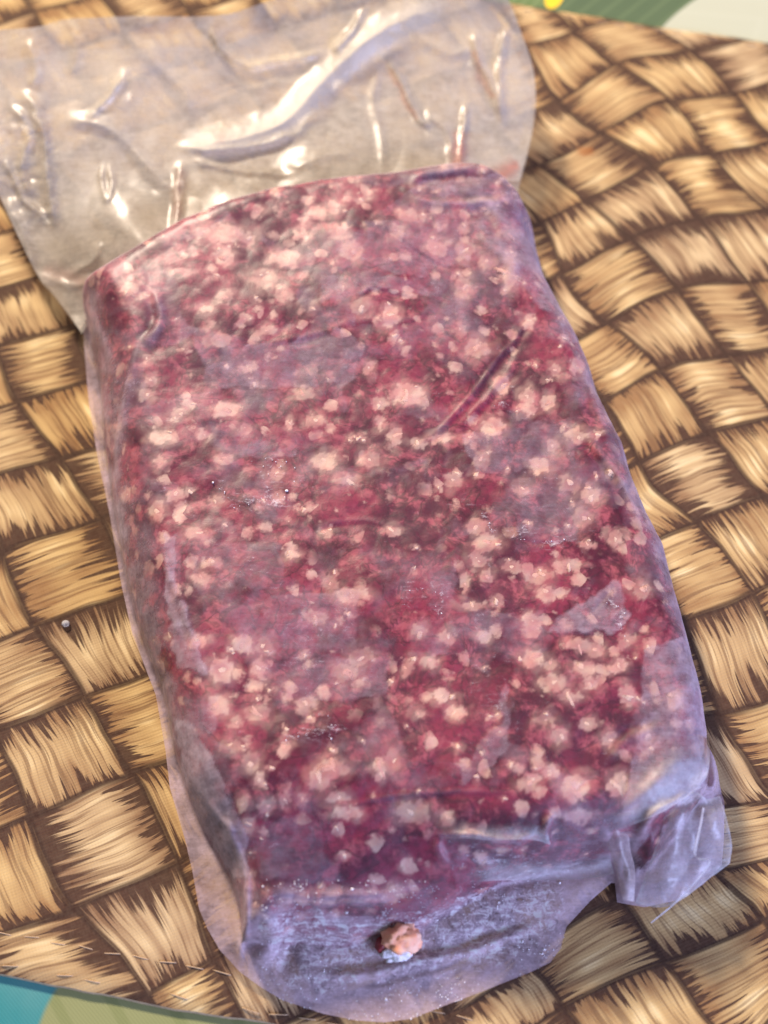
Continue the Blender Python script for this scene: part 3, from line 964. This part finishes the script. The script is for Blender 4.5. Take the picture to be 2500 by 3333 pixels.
# soft halo of fat in the meat round every piece
fatv = np.zeros(len(VMEAT))
FMH = FM + 20 * np.stack([fbm(FM[:, 0], FM[:, 1], 28, 521, 3), fbm(FM[:, 0], FM[:, 1], 28, 531, 3)], -1)
FMW = FM + 9 * np.stack([fbm(FM[:, 0], FM[:, 1], 9, 541, 2), fbm(FM[:, 0], FM[:, 1], 9, 551, 2)], -1) + 9 * np.stack([fbm(FM[:, 0], FM[:, 1], 16, 501, 2), fbm(FM[:, 0], FM[:, 1], 16, 511, 2)], -1)
for (x, y, rx, ry, wgt) in fat_pts:
    a, b = int(x // BIN), int(y // BIN)
    m_ = int(max(rx, ry) * 2 // BIN) + 1
    c = []
    for i in range(-m_, m_ + 1):
        for j in range(-m_, m_ + 1):
            c += bins.get((a + i, b + j), [])
    c = np.array(c, int)
    dd = ((FMW[c, 0] - x) / (rx + 1)) ** 2 + ((FMW[c, 1] - y) / (ry + 1)) ** 2
    core = smooth(1.06, 0.74, np.sqrt(dd))
    hh = np.sqrt(((FMH[c, 0] - x) / (rx * 1.35 + 3)) ** 2 + ((FMH[c, 1] - y) / (ry * 1.35 + 3)) ** 2)
    fatv[c] = np.maximum(fatv[c], wgt * np.maximum(core, 0.36 * smooth(1.2, 0.6, hh)))
set_attr(meat, 'fat', np.concatenate([fatv, np.zeros(len(VMEAT))]))

# ------------------------------------------------------------------ the bag
bag_root = empty('vacuum_bag', BASE)
tag(bag_root, 'clear plastic vacuum bag shrunk round frozen meat, its empty top left loose', 'plastic bag')
film, VF, used = field_mesh('shrunk_film', z_film, spts, M_FILM, bag_root, BASE)
FF = proj(VF)
inm = inn[used]
dm = dist[used]
slope = np.where(inm, smooth(1.0, 0.25, tt[used]), 1.0)
gap = np.clip((z_film - z_meat)[used] / 0.0016, 0, 1)
haze = 0.085 + 0.22 * fbm(FF[:, 0], FF[:, 1], 130, 51, 3) + 0.24 * fbm(FF[:, 0], FF[:, 1], 42, 55, 4) + 0.10 * gap
CLEAR = [[(760, 655), (800, 622), (870, 630), (925, 650), (905, 690), (830, 705), (765, 700)],
         [(745, 835), (830, 770), (930, 775), (955, 810), (890, 850), (770, 890)],
         [(365, 530), (500, 478), (640, 590), (655, 680), (530, 735), (400, 690)],
         [(660, 1112), (740, 1062), (900, 1040), (970, 1080), (930, 1190), (760, 1180)],
         [(1000, 1170), (1080, 1128), (1120, 1190), (1240, 1190), (1268, 1240), (1220, 1312), (1080, 1322), (983, 1290)],
         [(1112, 1430), (1250, 1372), (1385, 1370), (1390, 1440), (1370, 1600), (1250, 1690), (1100, 1590)],
         [(850, 1402), (1000, 1420), (1095, 1470), (1080, 1560), (1005, 1662), (870, 1640), (830, 1500)],
         [(720, 1740), (830, 1712), (1050, 1700), (1190, 1715), (1180, 1790), (940, 1800), (948, 1900), (860, 1945), (760, 1915), (712, 1850), (705, 1790)],
         [(385, 1205), (412, 1200), (432, 1300), (440, 1372), (405, 1360)],
         [(440, 1490), (570, 1480), (610, 1560), (560, 1640), (470, 1600)],
         [(500, 1700), (600, 1680), (650, 1760), (560, 1790), (520, 1780)],
         [(480, 440), (720, 400), (900, 392), (840, 450), (690, 500), (560, 520)],
         [(345, 1390), (372, 1395), (378, 1425), (362, 1447), (346, 1425)],
         [(1120, 700), (1230, 745), (1262, 800), (1180, 850), (1080, 900), (1010, 880)],
         [(300, 760), (420, 720), (440, 840), (330, 870)],
         [(690, 880), (950, 900), (960, 1000), (720, 1000)],
         [(1230, 1700), (1300, 1680), (1330, 1730), (1290, 1760)],
         [(1526, 1592), (1552, 1600), (1549, 1700), (1534, 1735), (1444, 1768), (1405, 1850), (1368, 1900), (1374, 1845), (1425, 1752), (1518, 1714)]]
HAZY = [([(430, 792), (560, 742), (730, 708), (795, 742), (742, 832), (600, 842), (480, 832)], 0.34),
        ([(690, 592), (880, 600), (950, 640), (900, 640), (780, 625), (700, 660)], 0.34),
        ([(790, 470), (990, 480), (1010, 570), (900, 600), (780, 560)], 0.30),
        ([(560, 1292), (770, 1270), (770, 1392), (600, 1400)], 0.26), ([(600, 1432), (850, 1410), (840, 1500), (620, 1510)], 0.24),
        ([(1180, 1362), (1250, 1300), (1325, 1258), (1368, 1330), (1322, 1368)], 0.42),
        ([(1000, 940), (1240, 900), (1250, 1000), (1030, 1020)], 0.28), ([(1100, 1085), (1230, 1080), (1250, 1170), (1130, 1160)], 0.26),
        ([(450, 1172), (620, 1180), (600, 1275), (460, 1260)], 0.22),
        ([(1090, 1480), (1115, 1600), (1000, 1705), (980, 1600)], 0.30),
        ([(1380, 1400), (1500, 1380), (1545, 1560), (1530, 1720), (1440, 1745), (1330, 1790), (1380, 1600)], 0.42),
        ([(540, 1820), (720, 1800), (716, 1850), (760, 1905), (560, 1900)], 0.22),
        ([(940, 1805), (1180, 1812), (1320, 1800), (1340, 1890), (1000, 1905)], 0.20),
        ([(540, 1960), (740, 1975), (860, 1995), (960, 1955), (1060, 1920), (1330, 1880), (1240, 2000), (1000, 2150), (700, 2170), (540, 2090)], 0.46),
        ([(352, 1150), (384, 1160), (392, 1300), (440, 1390), (440, 1450), (390, 1440), (360, 1330)], 0.50),
        ([(372, 1540), (430, 1560), (480, 1680), (535, 1800), (540, 1900), (505, 1900), (440, 1800), (395, 1700)], 0.68),
        ([(1010, 430), (1110, 420), (1180, 560), (1260, 740), (1230, 745), (1130, 620)], 0.34),
        ([(870, 400), (1110, 375), (1130, 440), (1000, 445)], 0.40),
        ([(500, 955), (640, 960), (640, 990), (510, 980)], 0.3)]
for k, (c, a) in enumerate(HAZY):
    m_ = polymask(FF, c, 4.0, 10, 200 + k, 45)
    haze = np.maximum(haze, m_ * a * (0.85 + 0.5 * fbm(FF[:, 0], FF[:, 1], 20, 300 + k, 2)))
frontal = polymask(FF, [(545, 1760), (1240, 1740), (1330, 1840), (1000, 1945), (860, 1985), (760, 1975), (560, 1945)], 16)
haze = haze + (0.26 + 0.16 * smooth(-0.02, -0.06, VF[:, 0]) + 0.30 * smooth(0.01, 0.05, VF[:, 0] - 0.2 * (0.02 - VF[:, 1]))) * (1 - 0.85 * frontal) * np.where(inm, smooth(0.85, 0.0, tt[used]), 1) * (0.6 + 0.8 * (0.5 + fbm(FF[:, 0], FF[:, 1], 30, 71, 2)))  # left and right extra: side brightness and lavender sheen painted in as haze
for k, c in enumerate(CLEAR):
    m_ = 0.9 * polymask(FF, c, 3.5, 11, 100 + k, 48)
    haze = haze * (1 - m_) + m_ * 0.035
haze = np.where(inm, haze, np.maximum(haze, np.where(FF[:, 0] < 535, 0.46, 0.70)))
g_f = np.abs(fold_h[used]) / 0.0009
haze = np.clip(haze + 0.22 * np.clip(fold_h[used] / 0.0008, 0, 1), 0.02, 0.85)
set_attr(film, 'haze', haze)
FROST = [([(430, 1040), (600, 1060), (640, 1090), (520, 1100)], 1.0), ([(960, 1090), (1010, 1085), (1130, 1140), (1260, 1150), (1240, 1180), (1120, 1175)], 1.0), ([(1030, 860), (1110, 830), (1110, 890), (1050, 890)], 0.9),
         ([(830, 1250), (980, 1270), (1000, 1330), (850, 1320)], 0.8), ([(610, 1560), (760, 1540), (740, 1620), (620, 1600)], 0.9), ([(480, 1180), (610, 1200), (560, 1270), (480, 1260)], 0.6),
         ([(1300, 1320), (1350, 1300), (1370, 1350), (1320, 1370)], 0.9), ([(980, 1420), (1100, 1440), (1110, 1560), (1040, 1600)], 0.6), ([(1230, 1120), (1300, 1080), (1290, 1160), (1240, 1170)], 0.6),
         ([(560, 1945), (740, 1965), (860, 1985), (960, 1945), (1230, 1890), (1220, 1990), (1100, 2080), (700, 2150), (570, 2100)], 1.0), ([(960, 1810), (1180, 1830), (1180, 1890), (980, 1890)], 0.7), ([(540, 985), (640, 960), (680, 1060), (560, 1070)], 0.7),
         ([(560, 1290), (760, 1270), (850, 1500), (600, 1510)], 0.45), ([(1350, 1060), (1430, 1150), (1480, 1300), (1430, 1290)], 0.5), ([(350, 1150), (440, 1380), (400, 1440), (350, 1250)], 0.5)]
frost = 0.25 + 0.4 * np.clip(fbm(FF[:, 0], FF[:, 1], 60, 61, 3), 0, 1)
for k, (c, a) in enumerate(FROST):
    frost = np.maximum(frost, a * polymask(FF, c, 26, 22, 400 + k, 40))
frost = frost * np.where(inm | ((FF[:, 1] > 1880) & (FF[:, 0] > 540) & (FF[:, 0] < 1240)), 1, 0.2)
set_attr(film, 'frost', np.clip(frost, 0, 1))
set_attr(film, 'stain', np.zeros(len(VF)))


# ---- loose, empty top of the bag: two sheets, the upper one creased
def curve(pts, n):
    P = catmull(pts, 40 * len(pts))
    L = np.r_[0, np.cumsum(np.linalg.norm(np.diff(P[:, :2], axis=0), axis=1))]
    u = np.linspace(0, L[-1], n)
    return np.stack([np.interp(u, L, P[:, k]) for k in range(P.shape[1])], -1)


NU, NV = 300, 240
c_bot = curve([(262, 1075), (330, 960), (480, 860), (640, 775), (780, 722), (900, 690), (1060, 655), (1250, 622), (1420, 595), (1560, 588), (1690, 590)], NU)
c_top = curve([(-130, 120), (0, 98), (120, 88), (205, 64), (300, 58), (380, 54), (470, 52), (620, 54), (740, 46), (820, 22), (920, -12), (1150, -80), (1400, -120), (1590, -125)], NU)
c_lef = curve([(262, 1075), (170, 950), (118, 885), (60, 770), (0, 640), (-60, 500), (-110, 330), (-130, 120)], NV)
c_rig = curve([(1690, 590), (1715, 500), (1738, 400), (1744, 310), (1732, 210), (1698, 110), (1660, 10), (1590, -125)], NV)
S = np.linspace(0, 1, NU)[:, None, None]
TT = np.linspace(0, 1, NV)[None, :, None]
PXY = (1 - TT) * c_bot[:, None] + TT * c_top[:, None] + (1 - S) * c_lef[None] + S * c_rig[None] \
    - ((1 - S) * (1 - TT) * c_bot[0] + S * (1 - TT) * c_bot[-1] + (1 - S) * TT * c_top[0] + S * TT * c_top[-1])
S, TT = S[..., 0], TT[..., 0]
zat = 0.005 + 0.011 * smooth(0.0, 0.22, S) - 0.004 * smooth(0.8, 1.0, S)
ztop = 0.024 + 0.003 * np.sin(S * 6) + 0.010 * smooth(0.4, 0.9, S)
zfl = zat + (ztop - zat) * TT ** 1.25 - 0.004 * np.sin(TT * math.pi) * smooth(0, 0.2, S)
FP = PXY.copy()
WR = [  # photo points, height mm, width px
    ([(190, 392), (260, 395), (330, 405), (400, 450), (460, 520), (540, 600), (600, 640)], 2.6, 26),
    ([(420, 210), (380, 280), (330, 345), (270, 390)], 1.8, 14),
    ([(1480, 10), (1330, 60), (1200, 130), (1090, 225), (1020, 300), (930, 395), (820, 440), (680, 470), (560, 500)], 5.0, 48),
    ([(696, 60), (702, 130), (740, 175), (800, 215), (880, 205), (1000, 185), (1080, 165)], 3.0, 15),
    ([(1195, 10), (1150, 90), (1110, 140), (1080, 175)], 2.4, 13),
    ([(60, 290), (110, 340), (140, 430), (150, 540), (165, 660), (185, 770)], 4.0, 20),
    ([(0, 500), (40, 570), (80, 650), (130, 690), (180, 690)], 2.4, 12),
    ([(10, 330), (70, 380), (95, 440), (70, 540), (90, 610), (140, 640)], 2.2, 15),
    ([(335, 520), (330, 590), (345, 650), (365, 590), (350, 520)], 1.6, 10),
    ([(590, 515), (580, 600), (575, 700), (560, 760)], 2.4, 16),
    ([(610, 520), (700, 540), (820, 560), (980, 570)], 1.3, 14),
    ([(560, 470), (700, 490), (850, 470), (960, 430)], 1.6, 16),
    ([(1255, 190), (1290, 240), (1330, 320), (1370, 395), (1410, 420)], 2.6, 13),
    ([(1540, 80), (1548, 160), (1580, 235), (1620, 330), (1650, 440)], 2.8, 15),
    ([(1655, 70), (1640, 130), (1625, 190), (1630, 290), (1645, 370)], 2.6, 14),
    ([(1392, 340), (1400, 380), (1440, 410), (1470, 470), (1460, 540)], 2.0, 16),
    ([(1520, 320), (1510, 400), (1500, 470), (1500, 560)], 2.6, 13),
    ([(1240, 200), (1215, 320), (1240, 440), (1250, 580)], 1.2, 16),
    ([(1080, 360), (1000, 400), (960, 440), (850, 470)], 1.2, 18),
    ([(930, 560), (1050, 510), (1180, 500)], 0.9, 18),
    ([(480, 130), (520, 220), (600, 300), (620, 420)], 1.0, 22),
    ([(80, 120), (120, 220), (100, 290)], 2.0, 22),
    ([(230, 90), (250, 170), (230, 260)], 1.2, 22),
    ([(1300, 60), (1450, 170), (1540, 150)], 1.2, 22),
    ([(0, 640), (60, 720), (90, 800), (115, 880)], 1.8, 18),
    ([(210, 900), (300, 850), (330, 780)], 1.6, 18),
    ([(120, 890), (240, 930), (330, 900)], 1.2, 14),
]
for k, (pts, amp, sig) in enumerate(WR):
    g, sd, e = crease(FP, catmull(pts, 5 * len(pts)), sig, 700 + k, 0.22, 3)
    sharp = np.maximum(0, 1 - np.abs(sd) / (sig * 1.5)) ** 1.4 * e
    zfl = zfl + amp / 1000 * 0.5 * (0.4 * g + 0.6 * sharp)
zfl = zfl + 0.0014 * fbm(FP[..., 0], FP[..., 1], 220, 81, 2) + 0.00012 * fbm(FP[..., 0], FP[..., 1], 50, 85, 2)
zfl = zfl + 0.0034 * np.abs(vnoise(FP[..., 0] * 0.8 + FP[..., 1] * 0.6, -FP[..., 0] * 0.6 + FP[..., 1] * 0.8, 320, 611)) + 0.0010 * np.abs(vnoise(FP[..., 0], FP[..., 1], 130, 617))
crk = smooth(170, 60, np.hypot(FP[..., 0] - 60, (FP[..., 1] - 520) * 0.6))
zfl = zfl + crk * 0.0011 * np.abs(fbm(FP[..., 0], FP[..., 1], 50, 87, 2))
zfl = np.maximum(zfl, 0.0022)
VU = unp(PXY, zfl)
FCE = grid_faces(NU, NV)
flap = add_mesh('loose_upper_film', VU.reshape(-1, 3) - np.array(BASE), FCE, M_FLAP, bag_root)
st = np.zeros(FP.shape[:2])
for pts, sg, a in (([(1500, 420), (1495, 500), (1480, 590)], 22, 0.9), ([(1690, 530), (1640, 560), (1560, 585)], 22, 1.0), ([(1545, 150), (1560, 240), (1610, 330)], 10, 0.45), ([(1270, 220), (1310, 310), (1360, 400)], 9, 0.45),
                   ([(590, 540), (580, 640), (575, 720)], 16, 0.35), ([(130, 880), (240, 900), (330, 940)], 22, 0.3), ([(690, 440), (740, 450)], 16, 0.4)):
    st = np.maximum(st, a * crease(FP, pts, sg, 3, 0.1, 6)[0])
set_attr(flap, 'stain', st)
hzf = 0.57 + 0.12 * fbm(FP[..., 0], FP[..., 1], 150, 91, 3) + 0.10 * fbm(FP[..., 0], FP[..., 1], 50, 92, 2)
for pts, sg, a in ((WR[2][0], 46, 0.50), (WR[0][0], 26, 0.12), (WR[1][0], 14, 0.14), ([(1250, 230), (1235, 400), (1250, 590)], 60, 0.10), ([(560, 760), (800, 690), (1000, 640)], 50, 0.18)):  # first entry: cool light caught on the broad fold, painted as haze
    hzf = hzf + a * crease(FP, catmull(pts, 4 * len(pts)), sg, 5, 0.1)[0]
set_attr(flap, 'haze', hzf)
set_attr(flap, 'frost', np.zeros(FP.shape[:2]))
VL = VU.copy()
VL[..., 2] = np.minimum(0.0010 + 0.55 * VU[..., 2] + 0.0014 * fbm(VU[..., 0], VU[..., 1], 0.02, 95, 2), VU[..., 2] - 0.0005)
low = add_mesh('loose_lower_film', VL.reshape(-1, 3) - np.array(BASE), FCE, M_FLAP, bag_root)
set_attr(low, 'stain', st * 0.3)
set_attr(low, 'haze', 0.50 + 0.1 * fbm(FP[..., 0], FP[..., 1], 120, 97, 3))
set_attr(low, 'frost', np.zeros(FP.shape[:2]))


# ---- folded corner by the bottom seal
def film_z(P):
    i = np.clip((P[..., 0] - GX0) / GD, 0, len(gx) - 2)
    j = np.clip((P[..., 1] - GY0) / GD, 0, len(gy) - 2)
    i0, j0 = i.astype(int), j.astype(int)
    a, b = i - i0, j - j0
    return z_film[i0, j0] * (1 - a) * (1 - b) + z_film[i0 + 1, j0] * a * (1 - b) + z_film[i0, j0 + 1] * (1 - a) * b + z_film[i0 + 1, j0 + 1] * a * b


def sheet(name, rows, nu, nv, haze_v, frost_v=0.2, wr=0.0, seed=1, stain=0.0, on_film=False, fade=False, rim=0.3):
    rows = [[(1500 + .6028 * x, 2500 + .6028 * y, z / 1000.) for x, y, z in r] for r in rows]
    A_ = np.array([catmull(r, nv) for r in rows])
    B_ = np.stack([catmull(A_[:, k], nu) for k in range(nv)], 1)
    z = B_[..., 2] + wr * fbm(B_[..., 0], B_[..., 1], 40, seed, 2)
    if on_film:
        off = z.copy()
        z = np.full_like(off, 0.02)
        for _ in range(25):
            z = 0.5 * z + 0.5 * (blur(film_z(unp(B_[..., :2], z)), 3) + off)
    V = unp(B_[..., :2], z)
    o = add_mesh(name, V.reshape(-1, 3) - np.array(BASE), grid_faces(nu, nv), M_SEAL, bag_root)
    n_ = nu * nv
    hz_ = haze_v + 0.15 * fbm(B_[..., 0], B_[..., 1], 60, seed + 3, 2)
    eu = np.minimum(np.linspace(0, 1, nu), 1 - np.linspace(0, 1, nu))[:, None]
    ev = np.minimum(np.linspace(0, 1, nv), 1 - np.linspace(0, 1, nv))[None]
    hz_ = hz_ + rim * np.exp(-(np.minimum(eu, ev) / 0.035) ** 2)
    if fade:
        hz_ = hz_ * smooth(0, 0.55, np.linspace(0, 1, nu))[:, None] * smooth(0, 0.5, np.linspace(0, 1, nv))[None]
    set_attr(o, 'haze', hz_)
    set_attr(o, 'frost', np.full(n_, frost_v))
    set_attr(o, 'stain', np.full(n_, stain))
    return o


sheet('front_fold', [
    [(100, 490, -.2), (220, 490, 0.0), (600, 490, 0.1), (800, 460, 0.2)],
    [(75, 560, 0.4), (200, 552, 1.0), (620, 548, 1.4), (815, 522, 1.5)],
    [(58, 622, 0.8), (186, 607, 2.2), (635, 600, 2.8), (829, 571, 2.8)]], 30, 70, 0.46, 0.6, 0.0003, 41, 0.0, True, True, 0.3)
sheet('front_fold', [
    [(-120, 262, -.3), (110, 300, -.1), (373, 300, 0.0), (470, 330, -.1)],
    [(-140, 312, 0.1), (110, 350, 0.6), (373, 350, 0.7), (476, 380, 0.2)],
    [(-153, 346, 0.2), (110, 386, 1.3), (373, 386, 1.5), (484, 413, 0.4)]], 24, 60, 0.34, 0.5, 0.0002, 43, 0.0, True, True, 0.25)
sheet('corner_facet', [
    [(930, -70, -.2), (1130, -150, 0.2), (1338, -190, 0.3)],
    [(860, 60, 0.0), (1120, -40, 1.0), (1345, -60, 1.6)],
    [(800, 200, 0.2), (1080, 110, 1.6), (1330, 40, 2.4)],
    [(790, 310, 0.2), (1060, 232, 1.6), (1296, 92, 2.6)],
    [(815, 350, -.2), (1070, 246, 0.8), (1300, 104, 1.4)]], 50, 50, 0.58, 0.45, 0.0004, 33, 0.0, True, True, 0.2)
sheet('corner_flap', [
    [(1078, 280, 17), (1052, 420, 13), (1003, 560, 10), (940, 732, 7)],
    [(1170, 185, 20), (1150, 390, 17), (1110, 600, 12), (1085, 752, 7)],
    [(1262, 128, 20), (1262, 370, 15), (1230, 560, 11), (1200, 706, 7)],
    [(1330, 165, 19), (1372, 320, 17), (1385, 450, 13), (1330, 606, 8)],
    [(1400, 150, 14), (1440, 290, 14), (1464, 415, 12), (1452, 516, 9)]], 60, 60, 0.24, 0.3, 0.0008, 31)
sheet('corner_lip', [
    [(770, 350, 16), (815, 480, 13), (850, 600, 10), (876, 712, 8)],
    [(838, 330, 18), (862, 450, 16), (900, 560, 13), (905, 716, 8)],
    [(905, 330, 16), (915, 440, 14), (940, 555, 11), (936, 722, 8)]], 30, 50, 0.42, 0.4, 0.0006, 35, 0.25)
sheet('seal_edge', [
    [(1306, 212, 20.5), (1284, 330, 19), (1258, 462, 17), (1302, 488, 15.5), (1336, 490, 15.5), (1322, 540, 14), (1180, 700, 10), (1026, 834, 6)],
    [(1318, 216, 18), (1296, 334, 16.5), (1272, 472, 14.5), (1308, 500, 13.5), (1346, 494, 13), (1331, 546, 12), (1187, 708, 8), (1030, 838, 5)]], 6, 120, 0.62, 0.3, 0, 37)

# ------------------------------------------------------------------ small things
def lump_mesh(name, loc, rad, seed, mat, sub=4, amp=0.25, parent=None, freq=3.0):
    from mathutils import noise as mn
    bm = bmesh.new()
    bmesh.ops.create_icosphere(bm, subdivisions=sub, radius=1)
    for v in bm.verts:
        c = v.co.normalized()
        k = 1 + amp * mn.noise(c * freq * 0.6 + Vector((seed, 0, 0))) + amp * 0.6 * mn.noise(c * freq * 1.7 + Vector((0, seed, 0))) + amp * 0.22 * mn.noise(c * freq * 5 + Vector((0, 0, seed)))
        v.co = Vector((c.x * rad[0], c.y * rad[1], c.z * rad[2])) * k
    me = bpy.data.meshes.new(name)
    bm.to_mesh(me)
    bm.free()
    me.polygons.foreach_set('use_smooth', [True] * len(me.polygons))
    me.materials.append(mat)
    o = bpy.data.objects.new(name, me)
    COL.objects.link(o)
    o.parent = parent
    o.location = loc
    return o


def film_point(px, py):
    k = np.argmin(((FF * FS - (px, py)) ** 2).sum(-1))
    return VF[k]


cp_ = film_point(1300, 3070)
M_CRUMB = fat_mat('crumb_fat', (0.94, 0.40, 0.25), (0.95, 0.56, 0.40))
M_LEAN = simple_mat('crumb_lean', (0.22, 0.02, 0.025), 0.5, 0.5, 900)
M_ICE = simple_mat('frost_grains', (0.84, 0.80, 0.86), 0.6, 0.8, 1500)
cr = empty('meat_crumb', (cp_[0], cp_[1], cp_[2] + 0.0004))
tag(cr, 'small loose pink crumb of frosted fat lying on the front of the bag', 'meat crumb')
lump_mesh('fat_lump', (0.0002, 0.0006, 0.0022), (0.0040, 0.0033, 0.0030), 6.7, M_CRUMB, 4, 0.36, cr, 3.4)
lump_mesh('lean_shred', (-0.0040, -0.0006, 0.0016), (0.0012, 0.0017, 0.0013), 5.1, M_LEAN, 3, 0.3, cr)
lump_mesh('frost_crust', (-0.0004, -0.0016, 0.0012), (0.0036, 0.0022, 0.0019), 8.4, M_ICE, 4, 0.42, cr, 4.0)

# grains of frost clinging to the outside of the film, thickest on the front
bmF = bmesh.new()
rng = random.Random(21)
tmpl = bmesh.new()
bmesh.ops.create_icosphere(tmpl, subdivisions=1, radius=1)
tme = bpy.data.meshes.new('frost_grain')
tmpl.to_mesh(tme)
tmpl.free()
cand = np.where((frost > 0.62) | ((FF[:, 1] > 1900) & (FF[:, 0] > 560) & (FF[:, 0] < 1220)))[0]
cnt = 0
while cnt < 900:
    k = int(cand[rng.randrange(len(cand))])
    front = FF[k, 1] > 1880
    if not front and rng.random() > frost[k] * 0.30:
        continue
    if front and vnoise(FF[k:k + 1, 0], FF[k:k + 1, 1], 45, 88)[0] < rng.uniform(-0.35, 0.25):
        continue
    r = rng.uniform(0.00006, 0.00014) * (1.9 if rng.random() < 0.05 else 1)
    n1 = len(bmF.verts)
    bmF.from_mesh(tme)
    bmF.verts.ensure_lookup_table()
    c0 = VF[k] - np.array(BASE)
    sc3 = (r * rng.uniform(0.7, 1.7), r * rng.uniform(0.7, 1.7), r * rng.uniform(0.6, 1.0))
    for v in bmF.verts[n1:]:
        v.co = Vector((v.co.x * sc3[0] + c0[0] + 0.0002 * rng.uniform(-1, 1) * 0, v.co.y * sc3[1] + c0[1], v.co.z * sc3[2] + c0[2]))
    cnt += 1
mF = bpy.data.meshes.new('frost_grains')
bmF.to_mesh(mF)
bmF.free()
mF.materials.append(M_ICE)
oF = bpy.data.objects.new('frost_grains', mF)
COL.objects.link(oF)
oF.parent = bag_root
oF['kind'] = 'stuff'

n = NT('water')
dw = n.node('ShaderNodeBsdfDiffuse', {'Color': (0.85, 0.84, 0.86, 1)})
tw = n.node('ShaderNodeBsdfTransparent')
gw = n.node('ShaderNodeBsdfGlossy', {'Roughness': 0.08})
m1 = n.node('ShaderNodeMixShader', {0: 0.4, 1: tw.outputs[0], 2: dw.outputs[0]})
lw = n.node('ShaderNodeLayerWeight', {'Blend': 0.15})
p = n.node('ShaderNodeMixShader', {0: lw.outputs['Fresnel'], 1: m1.outputs[0], 2: gw.outputs[0]})
M_WATER = n.finish(p.outputs[0])
wd = unp((214, 2030), 0.0006)
drop = lump_mesh('water_droplet', tuple(wd), (0.0010, 0.0009, 0.0007), 1.0, M_WATER, 3, 0.06)
tag(drop, 'tiny clear water droplet on the woven print of the placemat', 'droplet')
